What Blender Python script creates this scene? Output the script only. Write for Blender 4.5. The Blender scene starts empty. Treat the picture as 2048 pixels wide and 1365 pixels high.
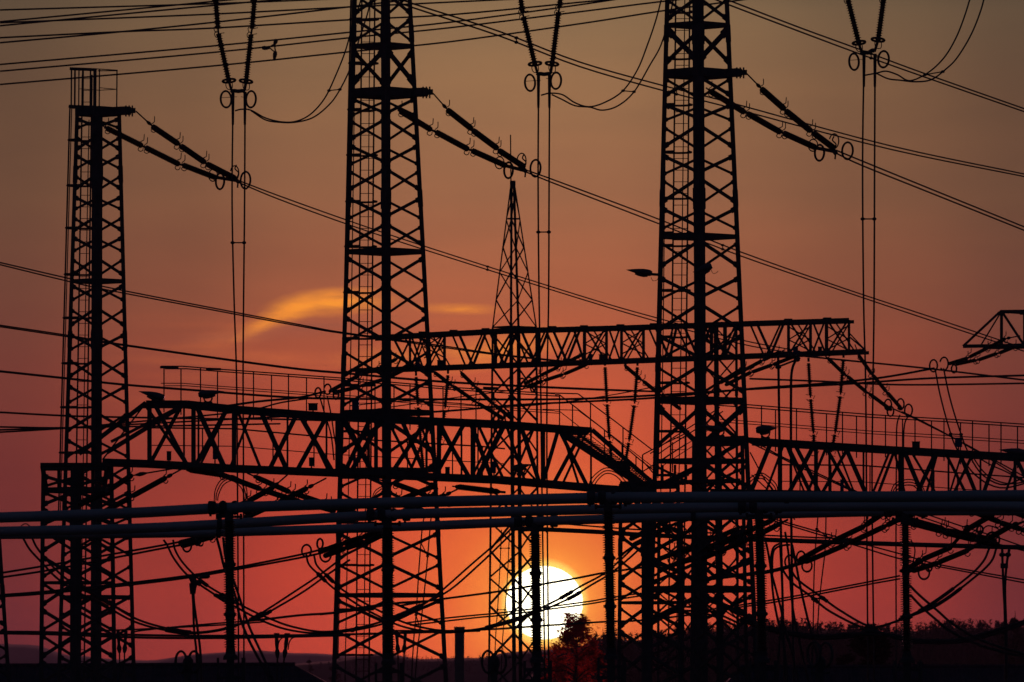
import bpy, math, random
from mathutils import Vector, Matrix, noise
R = math.radians
random.seed(7)
S = bpy.context.scene
C = S.collection

# ------------------------------------------------------------------ camera
F = 16740.0                      # focal length in pixels of a 2048 px wide frame (about a 294 mm lens)
HY = 1450.0                      # image row of the eye-level horizon
EYE = 1.7
PITCH = math.atan((HY - 682.5) / F)
cam_d = bpy.data.cameras.new("camera")
cam = bpy.data.objects.new("camera", cam_d); C.objects.link(cam)
cam.location = (0, 0, EYE); cam.rotation_euler = (R(90) + PITCH, 0, 0)
cam_d.sensor_width = 36; cam_d.lens = F / 2048 * 36
cam_d.clip_start = 1; cam_d.clip_end = 80000
cam_d.dof.use_dof = True; cam_d.dof.focus_distance = 225; cam_d.dof.aperture_fstop = 7.0
S.camera = cam
UP = Vector((0, -math.sin(PITCH), math.cos(PITCH))); FW = Vector((0, math.cos(PITCH), math.sin(PITCH)))

def P(x, y, D):
    """point of the world seen at photo position x, y and standing D metres away"""
    d = FW + Vector((1, 0, 0)) * ((x - 1024) / F) + UP * ((682.5 - y) / F)
    return Vector((0, 0, EYE)) + d * (D / d.y)

def m(px, D): return px * D / F

S.view_settings.view_transform = 'Standard'; S.view_settings.look = 'None'
S.view_settings.exposure = 0; S.view_settings.gamma = 1
S.cycles.max_bounces = 6; S.cycles.volume_bounces = 0; S.cycles.transparent_max_bounces = 8
S.cycles.use_denoising = True

# ------------------------------------------------------------------ sun and sky
SUNPX = (1089, 1206)
SD = (P(SUNPX[0], SUNPX[1], 1000) - cam.location).normalized()
SUN_EL = math.asin(SD.z); SUN_AZ = math.atan2(SD.x, SD.y)
sl = bpy.data.lights.new("sun_lamp", 'SUN'); sl.energy = 0.6; sl.angle = R(0.53); sl.color = (1.0, 0.30, 0.36)
so = bpy.data.objects.new("sun_lamp", sl); C.objects.link(so)
LD = Vector((SD.x, SD.y, SD.z + math.tan(R(1.2)))).normalized()     # the lamp shines just over the visible disc, which would otherwise shade it
so.rotation_euler = (-LD).to_track_quat('-Z', 'Y').to_euler()

def lin(c):
    return tuple((v / 255 / 12.92 if v / 255 <= 0.04045 else ((v / 255 + 0.055) / 1.055) ** 2.4) for v in c) + (1,)

W = bpy.data.worlds.new("World"); S.world = W; W.use_nodes = True
nt = W.node_tree; nt.nodes.clear()
class NG:
    def __init__(s, t): s.t = t
    def n(s, typ, **k):
        q = s.t.nodes.new(typ)
        for a, b in k.items(): setattr(q, a, b)
        return q
    def l(s, a, b): s.t.links.new(a, b)
    def math(s, op, a, b=None, c=None, clamp=False):
        q = s.n('ShaderNodeMath', operation=op); q.use_clamp = clamp
        for i, v in enumerate((a, b, c)):
            if v is None: continue
            if isinstance(v, (int, float)): q.inputs[i].default_value = v
            else: s.l(v, q.inputs[i])
        return q.outputs[0]
    def ramp(s, f, stops, interp='LINEAR'):
        q = s.n('ShaderNodeValToRGB'); q.color_ramp.interpolation = interp
        e = q.color_ramp.elements
        while len(e) > 1: e.remove(e[-1])
        e[0].position = stops[0][0]; e[0].color = stops[0][1]
        for p, c in stops[1:]:
            x = e.new(p); x.color = c
        s.l(f, q.inputs[0]); return q.outputs[0]
    def mix(s, f, a, b, mode='MIX'):
        q = s.n('ShaderNodeMix', data_type='RGBA', blend_type=mode)
        for i, v in ((0, f), (6, a), (7, b)):
            if isinstance(v, (int, float)): q.inputs[i].default_value = v
            elif isinstance(v, tuple): q.inputs[i].default_value = v
            else: s.l(v, q.inputs[i])
        return q.outputs[2]
g = NG(nt)
tc = g.n('ShaderNodeTexCoord'); sx = g.n('ShaderNodeSeparateXYZ'); g.l(tc.outputs['Generated'], sx.inputs[0])
el = g.math('MULTIPLY', g.math('ARCSINE', sx.outputs[2]), 57.29578)
az = g.math('MULTIPLY', g.math('ARCTAN2', sx.outputs[0], sx.outputs[1]), 57.29578)
def yel(y): return math.degrees(math.asin((P(1024, y, 1000) - cam.location).normalized().z))
EL_MAX = 6.0
def stops(rows): return [(max(0, yel(y)) / EL_MAX, lin(c)) for y, c in sorted(rows, key=lambda r: -r[0])]
elf = g.math('DIVIDE', el, EL_MAX, clamp=True)
mid = g.ramp(elf, stops([(1365, (200, 64, 40)), (1200, (204, 66, 40)), (1050, (200, 68, 43)), (900, (196, 75, 49)), (750, (186, 84, 55)),
                         (600, (172, 94, 63)), (400, (155, 101, 70)), (200, (151, 109, 75)), (0, (138, 109, 77)), (-300, (96, 84, 66))]))
edge = g.ramp(elf, stops([(1365, (86, 29, 32)), (1200, (101, 37, 35)), (1050, (106, 42, 38)), (900, (110, 48, 41)), (750, (114, 57, 46)),
                          (600, (110, 65, 50)), (400, (105, 72, 53)), (200, (100, 73, 54)), (0, (92, 75, 57)), (-300, (74, 66, 56))]))
da = g.math('ABSOLUTE', g.math('SUBTRACT', az, 0.05))
fz = g.ramp(g.math('DIVIDE', da, 4.0, clamp=True), [(0, (0, 0, 0, 1)), (0.12, (.03,) * 3 + (1,)), (0.35, (.30,) * 3 + (1,)), (0.6, (.66,) * 3 + (1,)), (0.88, (1, 1, 1, 1))], 'EASE')
sky = g.mix(fz, mid, edge)
# glow of the low sun
dx = g.math('SUBTRACT', az, math.degrees(SUN_AZ)); dy = g.math('SUBTRACT', el, math.degrees(SUN_EL))
rr = g.math('SQRT', g.math('ADD', g.math('MULTIPLY', dx, dx), g.math('MULTIPLY', g.math('MULTIPLY', dy, dy), 1.0)))
glow = g.ramp(g.math('DIVIDE', rr, 2.0, clamp=True), [(0, lin((255, 215, 90))), (0.135, lin((200, 205, 90))), (0.155, lin((166, 132, 36))),
              (0.2, lin((150, 112, 24))), (0.32, lin((124, 80, 12))), (0.5, lin((92, 50, 8))), (0.75, lin((52, 18, 3))), (1, (0, 0, 0, 1))])
sky = g.mix(1.0, sky, glow, 'ADD')
# thin lit cirrus
cv = g.n('ShaderNodeCombineXYZ'); g.l(az, cv.inputs[0]); g.l(el, cv.inputs[1])
def vnoise(scale, sxy, rot=0.0, det=4):
    mp = g.n('ShaderNodeMapping'); g.l(cv.outputs[0], mp.inputs[0])
    mp.inputs['Rotation'].default_value = (0, 0, rot); mp.inputs['Scale'].default_value = (sxy[0], sxy[1], 1)
    nz = g.n('ShaderNodeTexNoise'); nz.inputs['Scale'].default_value = scale; nz.inputs['Detail'].default_value = det
    g.l(mp.outputs[0], nz.inputs['Vector']); return nz.outputs[0]
n1 = vnoise(1.0, (1.2, 5.0), R(-12)); n2 = vnoise(1.0, (5, 22), R(-10), 5)
def deg(x, y):
    v = (P(x, y, 1000) - cam.location).normalized(); return math.degrees(math.atan2(v.x, v.y)), math.degrees(math.asin(v.z))
def blob(x, y, a, b, rot, warp=0.12, soft=1.0, bend=0.0):
    """soft streak centred at photo x, y with half axes a, b px"""
    cx, cy = deg(x, y); A = a / F * 57.3; B = b / F * 57.3
    u = g.math('SUBTRACT', az, cx); v = g.math('SUBTRACT', el, cy)
    v = g.math('ADD', v, g.math('MULTIPLY', g.math('SUBTRACT', n1, 0.5), warp))
    c, s_ = math.cos(R(rot)), math.sin(R(rot))
    uu = g.math('ADD', g.math('MULTIPLY', u, c), g.math('MULTIPLY', v, s_))
    vv = g.math('SUBTRACT', g.math('MULTIPLY', v, c), g.math('MULTIPLY', u, s_))
    vv = g.math('ADD', vv, g.math('MULTIPLY', g.math('MULTIPLY', uu, uu), bend))
    q = g.math('ADD', g.math('POWER', g.math('ABSOLUTE', g.math('DIVIDE', uu, A)), 2.0), g.math('POWER', g.math('ABSOLUTE', g.math('DIVIDE', vv, B)), 2.0))
    q = g.math('SUBTRACT', 1.0, g.math('POWER', q, 0.5), clamp=True)
    q = g.math('POWER', q, soft)
    return g.math('MULTIPLY', q, g.math('MULTIPLY_ADD', n2, 1.9, 0.0), clamp=True)
CL = lin((250, 150, 50))
for (x, y, a, b, rot, st, sf, bd, col) in [
        (660, 607, 150, 33, 5, 1.5, 1.05, .05, CL), (590, 622, 120, 27, 18, 1.2, 1.0, .0, CL), (535, 645, 95, 17, 27, 1.1, 1.2, 0, CL), (915, 616, 100, 15, -3, .95, 1.1, 0, CL),
        (480, 668, 150, 30, 14, .45, 1.2, 0, lin((220, 120, 60))), (1000, 700, 190, 42, 12, .8, 1.2, 0, lin((250, 150, 50))),
        (800, 712, 160, 30, 4, .5, 1.2, 0, lin((240, 140, 50))), (560, 716, 280, 22, -4, .33, 1.3, 0, lin((230, 120, 60))),
        (400, 726, 240, 14, -3, .22, 1.3, 0, lin((230, 120, 60)))]:
    bmask = g.math('MULTIPLY', blob(x, y, a, b, rot, warp=.07, soft=sf, bend=bd), st * 0.62, clamp=True)
    sky = g.mix(bmask, sky, col)
dk = g.math('MULTIPLY', blob(620, 655, 330, 22, 6, soft=1.0), 0.30, clamp=True)
sky = g.mix(dk, sky, lin((140, 84, 72)))
# faint large-scale mottling of the sky, then the dim blue dusk away from the sun
mott = vnoise(1.0, (0.5, 2.6), R(-5), 4)
sky = g.mix(1.0, sky, g.ramp(mott, [(0.3, (.93, .95, .97, 1)), (0.7, (1.06, 1.05, 1.03, 1))]), 'MULTIPLY')
band = vnoise(1.0, (0.55, 7.0), R(-7), 4); inb = g.math('MULTIPLY', g.math('SUBTRACT', 1.0, g.math('ABSOLUTE', g.math('DIVIDE', g.math('ADD', az, 1.1), 1.9)), clamp=True), g.math('SUBTRACT', 1.0, g.math('ABSOLUTE', g.math('DIVIDE', g.math('SUBTRACT', el, yel(730)), .62)), clamp=True))
sky = g.mix(g.math('MULTIPLY', inb, g.math('MULTIPLY_ADD', band, 2.0, -1.0, clamp=True)), sky, lin((226, 112, 58)))
sky = g.mix(g.math('MULTIPLY', inb, g.math('MULTIPLY_ADD', band, -2.2, .85, clamp=True)), sky, lin((150, 74, 62)))
azabs = g.math('ABSOLUTE', az)
away = g.math('MAXIMUM', g.math('DIVIDE', g.math('SUBTRACT', azabs, 3.8), 22.0), g.math('DIVIDE', g.math('SUBTRACT', el, 4.9), 14.0), clamp=True)
away = g.math('POWER', away, 0.6)
sky = g.mix(away, sky, (0.0040, 0.0062, 0.0125, 1))
low = g.math('DIVIDE', g.math('MULTIPLY', el, -1), 3.0, clamp=True)
sky = g.mix(low, sky, (0.002, 0.002, 0.003, 1))
bg = g.n('ShaderNodeBackground'); g.l(sky, bg.inputs[0])
HZ_D, HZ_Y, HZ_Z = 9e-5, 8500.0, 110.0      # evening haze: density, far end, top
path = g.math('MINIMUM', HZ_Y, g.math('DIVIDE', HZ_Z - 2, g.math('MAXIMUM', sx.outputs[2], .004)))
g.l(g.math('EXPONENT', g.math('MULTIPLY', path, HZ_D)), bg.inputs[1])
wo = g.n('ShaderNodeOutputWorld'); g.l(bg.outputs[0], wo.inputs[0])

# ------------------------------------------------------------------ materials
def mat(name, base, rough=0.6, metal=0.0, var=0.25, scale=3.0, bump=0.0, spec=0.4, stretch=(1, 1, 1)):
    M = bpy.data.materials.new(name); M.use_nodes = True
    h = NG(M.node_tree); M.node_tree.nodes.clear()
    t = h.n('ShaderNodeTexCoord'); mp = h.n('ShaderNodeMapping'); mp.inputs['Scale'].default_value = stretch
    h.l(t.outputs['Object'], mp.inputs[0])
    nz = h.n('ShaderNodeTexNoise'); nz.inputs['Scale'].default_value = scale; nz.inputs['Detail'].default_value = 5
    h.l(mp.outputs[0], nz.inputs['Vector'])
    lo = tuple(max(0, c * (1 - var)) for c in base) + (1,); hi = tuple(min(1, c * (1 + var)) for c in base) + (1,)
    col = h.ramp(nz.outputs[0], [(0.3, lo), (0.7, hi)])
    b = h.n('ShaderNodeBsdfPrincipled'); h.l(col, b.inputs['Base Color'])
    b.inputs['Metallic'].default_value = metal
    h.l(h.math('MULTIPLY_ADD', nz.outputs[0], 0.25, rough - 0.12, clamp=True), b.inputs['Roughness'])
    b.inputs['Specular IOR Level'].default_value = spec
    if bump:
        bp = h.n('ShaderNodeBump'); bp.inputs['Strength'].default_value = bump; h.l(nz.outputs[0], bp.inputs['Height']); h.l(bp.outputs[0], b.inputs['Normal'])
    o = h.n('ShaderNodeOutputMaterial'); h.l(b.outputs[0], o.inputs[0]); return M
STEEL = mat('galvanised_steel', (.17, .175, .18), .75, 0.0, .3, 2.0, spec=.15)
ALU = mat('weathered_aluminium', (.78, .79, .82), .5, .35, .15, 1.5, stretch=(.2, 1, 1))
WIRE = mat('stranded_conductor', (.16, .16, .17), .8, 0.0, .2, 8, spec=.1)
PORC = mat('glazed_porcelain', (.10, .055, .04), .3, 0, .2, 4, spec=.5)
CAST = mat('cast_fitting', (.16, .16, .17), .7, 0, .3, 6, spec=.2)
HOUS = mat('painted_lamp_housing', (.20, .22, .25), .5, 0, .15, 3)
GLASS = mat('lamp_glass', (.35, .36, .38), .25, 0, .1, 3)
BLUE = mat('blue_enamel', (.05, .13, .34), .45, 0, .2, 4)
CONC = mat('concrete', (.34, .32, .30), .85, 0, .2, 1.5, .3)
BARK = mat('bark', (.07, .05, .035), .9, 0, .3, 5, .4)
SOIL = mat('grassland', (.05, .055, .03), .95, 0, .4, .02, .2)
PLASTER = mat('rendered_wall', (.30, .29, .27), .9, 0, .15, .8, .1)
FARTREE = mat('distant_forest', (.022, .04, .032), .95, 0, .4, .05, spec=.05)
def roofmat(name, base):
    M = mat(name, base, .95, 0, .2, 2, spec=.03)
    h = NG(M.node_tree); t = M.node_tree.nodes['Texture Coordinate']; b = M.node_tree.nodes['Principled BSDF']
    wv = h.n('ShaderNodeTexWave', bands_direction='X'); wv.inputs['Scale'].default_value = 1.6; h.l(t.outputs['Object'], wv.inputs[0])
    bp = h.n('ShaderNodeBump'); bp.inputs['Strength'].default_value = .8; bp.inputs['Distance'].default_value = .05; h.l(wv.outputs['Fac'], bp.inputs['Height']); h.l(bp.outputs[0], b.inputs['Normal'])
    return M
ROOF = roofmat('ribbed_roof_tiles', (.10, .11, .15))
def leafmat(name, c, tr):
    M = bpy.data.materials.new(name); M.use_nodes = True; h = NG(M.node_tree); M.node_tree.nodes.clear()
    t = h.n('ShaderNodeTexCoord'); nz = h.n('ShaderNodeTexNoise'); nz.inputs['Scale'].default_value = .6; h.l(t.outputs['Object'], nz.inputs['Vector'])
    col = h.ramp(nz.outputs[0], [(0.3, tuple(v * .6 for v in c) + (1,)), (0.7, tuple(min(1, v * 1.4) for v in c) + (1,))])
    d = h.n('ShaderNodeBsdfDiffuse'); h.l(col, d.inputs[0]); q = h.n('ShaderNodeBsdfTranslucent'); h.l(col, q.inputs[0])
    mx = h.n('ShaderNodeMixShader'); mx.inputs[0].default_value = tr; h.l(d.outputs[0], mx.inputs[1]); h.l(q.outputs[0], mx.inputs[2])
    o = h.n('ShaderNodeOutputMaterial'); h.l(mx.outputs[0], o.inputs[0]); return M
LEAF = leafmat('flare_tinted_leaves', (.75, .06, .035), .8)  # red flare of the low sun is put into the leaf colour
LEAFD = leafmat('dark_conifer_needles', (.03, .04, .02), .1)

# ------------------------------------------------------------------ mesh helpers
class MB:
    def __init__(s): s.v = []; s.f = []
    def frame(s, d, up=None):
        d = d.normalized(); up = Vector(up) if up is not None else Vector((0, 0, 1))
        if abs(d.dot(up)) > 0.97: up = Vector((0, 1, 0)) if abs(d.y) < .9 else Vector((1, 0, 0))
        a = d.cross(up).normalized(); b = a.cross(d).normalized(); return a, b
    def bar(s, p, q, w, h=None, up=None, w2=None):
        h = w if h is None else h; a, b = s.frame(q - p, up); n = len(s.v)
        for t, k in ((p, 1.0), (q, 1.0 if w2 is None else w2 / w)):
            for i, j in ((-1, -1), (1, -1), (1, 1), (-1, 1)): s.v.append(t + a * (i * w * k / 2) + b * (j * h * k / 2))
        s.f += [(n, n+1, n+5, n+4), (n+1, n+2, n+6, n+5), (n+2, n+3, n+7, n+6), (n+3, n, n+4, n+7), (n+3, n+2, n+1, n), (n+4, n+5, n+6, n+7)]
    def angle(s, p, q, w, t, face):
        """L-section steel angle; face = direction (horizontal) its corner points to"""
        d = (q - p).normalized(); f = Vector(face); f = (f - d * f.dot(d)).normalized(); a = d.cross(f).normalized()
        e1 = (-f + a).normalized(); e2 = (-f - a).normalized(); n = len(s.v)
        prof = [Vector((0, 0, 0)), e1 * w, e1 * w + e2 * t, e1 * t + e2 * t, e2 * w + e1 * t, e2 * w]
        for c in (p, q):
            for o in prof: s.v.append(c + f * (w * .35) + o)
        for i in range(6): j = (i + 1) % 6; s.f.append((n+i, n+j, n+6+j, n+6+i))
        s.f += [(n, n+5, n+4, n+3), (n, n+3, n+2, n+1), (n+6, n+7, n+8, n+9), (n+6, n+9, n+10, n+11)]
    def tube(s, pts, r, k=6, cap=True, radii=None):
        n = len(s.v); N = len(pts); a = None
        for i, p in enumerate(pts):
            d = (pts[min(i+1, N-1)] - pts[max(i-1, 0)])
            if d.length < 1e-9: d = Vector((0, 0, 1))
            d.normalize()
            if a is None: a, b = s.frame(d)
            else:
                a = (a - d * a.dot(d))
                if a.length < 1e-6: a, b = s.frame(d)
                a.normalize()
            b = d.cross(a); rr_ = radii[i] if radii else r
            for j in range(k):
                th = 2 * math.pi * j / k; s.v.append(p + (a * math.cos(th) + b * math.sin(th)) * rr_)
        for i in range(N-1):
            for j in range(k):
                j2 = (j+1) % k; s.f.append((n+i*k+j, n+i*k+j2, n+(i+1)*k+j2, n+(i+1)*k+j))
        if cap: s.f += [tuple(n+j for j in reversed(range(k))), tuple(n+(N-1)*k+j for j in range(k))]
    def torus(s, c, axis, R_, r, k=20, kk=6, a0=0, a1=360, sc=(1, 1)):
        ax = Vector(axis).normalized(); u, v = s.frame(ax); full = (a1 - a0) >= 360
        N = k if full else k + 1; n = len(s.v)
        for i in range(N):
            t = R(a0 + (a1 - a0) * i / k); e = u * math.cos(t) * sc[0] + v * math.sin(t) * sc[1]
            for j in range(kk):
                ph = 2 * math.pi * j / kk; s.v.append(c + e * R_ + (e.normalized() * math.cos(ph) + ax * math.sin(ph)) * r)
        for i in range(N if full else N-1):
            i2 = (i+1) % N
            for j in range(kk): j2 = (j+1) % kk; s.f.append((n+i*kk+j, n+i2*kk+j, n+i2*kk+j2, n+i*kk+j2))
    def lathe(s, p, q, prof, k=10):
        """prof: list of (fraction along p->q, radius)"""
        L = q - p; pts = [p + L * t for t, _ in prof]; a, b = s.frame(L); n = len(s.v)
        for (t, r_), c in zip(prof, pts):
            for j in range(k): th = 2*math.pi*j/k; s.v.append(c + (a*math.cos(th) + b*math.sin(th)) * r_)
        for i in range(len(prof)-1):
            for j in range(k): j2 = (j+1) % k; s.f.append((n+i*k+j, n+i*k+j2, n+(i+1)*k+j2, n+(i+1)*k+j))
        e = n + (len(prof)-1)*k; s.f += [tuple(n+j for j in reversed(range(k))), tuple(e+j for j in range(k))]
    def box(s, c, sx_, sy_, sz_):
        s.bar(c - Vector((sx_/2, 0, 0)), c + Vector((sx_/2, 0, 0)), sy_, sz_)
    def build(s, name, material, root=None, smooth=False, loc=None):
        me = bpy.data.meshes.new(name)
        o0 = Vector(loc) if loc is not None else (root['_o'] if False else ORG.get(root.name, Vector()) if root else (s.v[0].copy() if s.v else Vector()))
        me.from_pydata([tuple(v - o0) for v in s.v], [], s.f); me.update()
        if smooth:
            for p_ in me.polygons: p_.use_smooth = True
        me.materials.append(material)
        o = bpy.data.objects.new(name, me); C.objects.link(o)
        if root is None: o.location = o0; ORG[o.name] = o0
        else: o.parent = root; ORG[o.name] = o0
        return o
ORG = {}
def thing(name, label, cat, loc, group=None):
    o = bpy.data.objects.new(name, None); C.objects.link(o); o.location = loc; o.empty_display_size = .3
    ORG[o.name] = Vector(loc); return tag(o, label, cat, group)
def tag(o, label, cat, group=None):
    o['label'] = label; o['category'] = cat
    if group: o['group'] = group
    return o
def structure(o): o['kind'] = 'structure'; return o
def ground(p): return Vector((p.x, p.y, 0))
def smooth_pts(pts, n=6):
    """Catmull-Rom through the points"""
    if len(pts) < 3: return [pts[0].lerp(pts[-1], i / n) for i in range(n + 1)]
    out = []; Q = [pts[0] * 2 - pts[1]] + list(pts) + [pts[-1] * 2 - pts[-2]]
    for i in range(1, len(Q) - 2):
        a, b, c, d = Q[i-1:i+3]
        for j in range(n):
            t = j / n
            out.append(0.5 * ((2*b) + (c-a)*t + (2*a-5*b+4*c-d)*t*t + (3*b-a-3*c+d)*t**3))
    out.append(pts[-1]); return out

# ------------------------------------------------------------------ ground, hills, far things
b = MB(); G = 20000
b.v = [Vector((-G, -300, 0)), Vector((G, -300, 0)), Vector((G, 30000, 0)), Vector((-G, 30000, 0))]; b.f = [(0, 1, 2, 3)]
structure(b.build('ground', SOIL, loc=(0, 0, 0)))

def ridge(name, D, prof, thick, seed, material=FARTREE):
    """a low wooded rise whose crest follows the profile (photo x, y)"""
    b = MB(); xs = [p[0] for p in prof]; N = 140; ro = 7
    def yy(x):
        for (x0, y0), (x1, y1) in zip(prof, prof[1:]):
            if x <= x1: t = max(0, (x - x0) / (x1 - x0)); t = t*t*(3-2*t); return y0 + (y1 - y0) * t
        return prof[-1][1]
    for i in range(N + 1):
        x = xs[0] + (xs[-1] - xs[0]) * i / N
        top = P(x, yy(x), D).z + noise.noise(Vector((i * .31, seed, 0))) * m(2.5, D)
        for j in range(ro):
            t = j / (ro - 1); yd = D + (t * 2 - 1) * thick; z = top * math.sin(math.pi * t) ** .6 if 0 < t < 1 else -1
            pt = P(x, 0, yd); b.v.append(Vector((pt.x, yd, max(-1, z + (noise.noise(Vector((i * .2, j, seed))) * m(2, D) if 0 < t < 1 else 0)))))
    for i in range(N):
        for j in range(ro - 1): n = i * ro + j; b.f.append((n, n + ro, n + ro + 1, n + 1))
    return structure(b.build(name, material, smooth=True))
ridge('hills', 7000, [(-500, 1290), (0, 1288), (60, 1290), (150, 1312), (300, 1322), (420, 1306), (500, 1302), (600, 1306), (800, 1318), (1100, 1322), (1500, 1312), (2500, 1310)], 900, 3)
ridge('terrain', 2600, [(-400, 1345), (500, 1340), (650, 1322), (760, 1308), (850, 1318), (960, 1316), (1010, 1306), (1060, 1302), (1100, 1298), (1250, 1290), (1500, 1300), (2500, 1300)], 260, 9)

def forest(name, D, prof, n, hmin, hmax, seed, dd, label):
    """far-off wood that reads as one mass: many small conical and rounded crowns on a rise"""
    rnd = random.Random(seed); b = MB()
    def yy(x):
        for (x0, y0), (x1, y1) in zip(prof, prof[1:]):
            if x <= x1: t = (x - x0) / (x1 - x0); return y0 + (y1 - y0) * t
        return prof[-1][1]
    x0, x1 = prof[0][0], prof[-1][0]
    for i in range(n):
        x = rnd.uniform(x0, x1); d = D + rnd.uniform(0, dd); h = rnd.uniform(hmin, hmax)
        topz = P(x, yy(x) + rnd.uniform(-6, 8), d).z; c = P(x, 1300, d)
        h = min(h, topz) ; base = topz - h; conif = rnd.random() < .86; w = h * (rnd.uniform(.17, .29) if conif else rnd.uniform(.28, .42))
        L = 60 if conif else 64
        for k in range(L):
            t = rnd.random() ** .8; a = rnd.uniform(0, 6.283)
            if conif: rad = w * (1 - t) * rnd.uniform(.4, 1.15); z = base + h * (t * .9 + .1)
            else: rad = w * math.sqrt(max(0, 1 - (t * 2 - 1) ** 2)) * rnd.uniform(.3, 1.1); z = base + h * (.25 + .72 * t)
            s_ = h * rnd.uniform(.05, .1) * (1.35 - t); p = Vector((c.x + rad * math.cos(a), d + rad * math.sin(a), z))
            n0 = len(b.v)
            for q in range(3): b.v.append(p + Vector((rnd.uniform(-1, 1), rnd.uniform(-1, 1), rnd.uniform(-.9, .9))) * s_)
            b.f.append((n0, n0+1, n0+2))
        n0 = len(b.v)
        for q in range(5): b.v.append(Vector((c.x + w * .6 * math.cos(q*1.257), d + w * .6 * math.sin(q*1.257), max(-.5, base - .5))))
        b.v.append(Vector((c.x, d, topz - h * .12)))
        for q in range(5): b.f.append((n0+q, n0+(q+1) % 5, n0+5))
    o = b.build(name, FARTREE); o['kind'] = 'stuff'; tag(o, label, 'forest'); return o
RP = [(1095, 1300), (1140, 1290), (1215, 1262), (1260, 1268), (1330, 1262), (1400, 1254), (1450, 1246), (1500, 1240), (1560, 1240), (1640, 1247), (1690, 1250),
      (1760, 1252), (1830, 1249), (1900, 1243), (1960, 1243), (2010, 1246), (2300, 1235)]
structure(ridge('hillside', 1300, [(x, y + 13) for x, y in [(1060, 1340)] + RP], 150, 5))
forest('distant_wood', 1150, RP, 900, 7, 14, 11, 160, 'dark uneven line of distant conifers along the right horizon')
forest('distant_wood', 2450, [(640, 1325), (700, 1322), (760, 1306), (800, 1310), (860, 1318), (950, 1312), (1000, 1302), (1060, 1300), (1110, 1296)], 170, 6, 14, 4, 220, 'faint hazy strip of trees behind the concrete column')

def tree(name, label, x, ybot, ytop, D, halfw, n, leaf, seed, shape='round', leafs=.16, group=None, limbs=26, fill=1.0):
    rnd = random.Random(seed); base = P(x, ybot, D); base.z = 0; top = P(x, ytop, D); H = top.z; wd = m(halfw, D)
    t = thing(name, label, 'tree', base, group)
    b = MB(); pts = [base + Vector((noise.noise(Vector((i * .7, seed, 1))) * .25 * (i > 0), 0, H * i / 8)) for i in range(9)]
    b.tube(pts, .1, 7, radii=[H * .024 * (1 - i / 8.6) for i in range(9)])
    ends = []
    for i in range(limbs):
        s0 = rnd.uniform(.16, .93); p0 = base + Vector((0, 0, H * s0)); a = rnd.uniform(0, 6.283)
        wl = wd * (1 - s0) * 1.25 if shape == 'cone' else wd * math.sin(math.pi * min(1, max(.08, (s0 - .08) * .98))) ** .6 * rnd.uniform(.5, 1.05) * (1.08 - .75 * s0 ** 2.2)
        tip = p0 + Vector((math.cos(a) * wl, math.sin(a) * wl, H * rnd.uniform(.05, .2) * (0.2 if shape == 'cone' else 1.15 - s0)))
        tip.z = min(tip.z, H * rnd.uniform(.86, .99)); midp = p0.lerp(tip, .5) + Vector((0, 0, H * .02))
        b.tube([p0, midp, tip], .03, 5, radii=[H * .008, H * .005, H * .002]); ends += [(p0, midp, tip)]
        for q in range(4):
            u = rnd.uniform(.3, 1); st = midp.lerp(tip, u); e2 = st + Vector((rnd.uniform(-1, 1), rnd.uniform(-1, 1), rnd.uniform(-.2, 1))) * wl * .35
            b.tube([st, e2], .01, 4, radii=[H * .003, H * .0012]); ends.append((st, st.lerp(e2, .5), e2))
    b.build('trunk', BARK, t)
    c = MB()
    for i in range(n):
        p0, p1, p2 = rnd.choice(ends); u = rnd.random() ** .6; q = p0.lerp(p2, u); s_ = leafs * rnd.uniform(.5, 1.4)
        q = q + Vector((rnd.gauss(0, 1), rnd.gauss(0, 1), rnd.gauss(0, 1))) * wd * .075 * fill
        if q.z > H: q.z = H - rnd.random() ** 1.5 * wd * .5
        n0 = len(c.v); ax = Vector((rnd.uniform(-1, 1), rnd.uniform(-1, 1), rnd.uniform(-1, 1))).normalized(); u_, v_ = c.frame(ax)
        c.v += [q - u_ * s_, q + v_ * s_ * .5, q + u_ * s_, q - v_ * s_ * .5]; c.f.append((n0, n0+1, n0+2, n0+3))
    c.build('crown', leaf, t); return t
tree('broadleaf_tree', 'sparse leafy tree glowing red in front of the lower edge of the sun', 1152, 1480, 1226, 620, 68, 9000, LEAF, 21, leafs=.105, limbs=40, fill=1.15)
tree('broadleaf_tree', 'small bushy tree at the right foot of the red-lit tree', 1196, 1480, 1290, 640, 34, 3600, LEAF, 24, leafs=.12, limbs=16)
tree('broadleaf_tree', 'low bushy tree at the left foot of the red-lit tree', 1112, 1480, 1288, 640, 30, 3400, LEAF, 27, leafs=.12, limbs=16)
tree('spruce_tree', 'pointed dark spruce just left of the post in front of the sun glow', 1207, 1480, 1256, 900, 14, 1400, LEAFD, 31, 'cone', .22, limbs=34)
tree('garden_tree', 'broad black bushy tree low between two droppers on the right', 1742, 1480, 1243, 420, 52, 9000, LEAFD, 33, leafs=.13, limbs=44, fill=1.3)
tree('shrub', 'low dark shrub at the left foot of the broad black tree', 1690, 1480, 1300, 425, 40, 3200, LEAFD, 35, leafs=.12, limbs=24)
tree('tall_tree', 'tall twin-topped tree standing above the wood at the right edge', 2031, 1480, 1222, 800, 22, 2600, LEAFD, 37, leafs=.25, limbs=30)
tree('tall_tree', 'shorter rounded tree beside the twin-topped tree at the right edge', 2008, 1480, 1234, 810, 18, 1600, LEAFD, 39, leafs=.25, limbs=24)
tree('field_tree', 'tiny far tree poking above the roof left of the middle tower', 619, 1460, 1313, 1500, 7, 500, LEAFD, 41, leafs=.4, limbs=14)
tree('field_tree', 'small rounded far tree at the left foot of the middle tower', 668, 1460, 1320, 1400, 16, 900, LEAFD, 43, leafs=.4, limbs=18)

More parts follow.
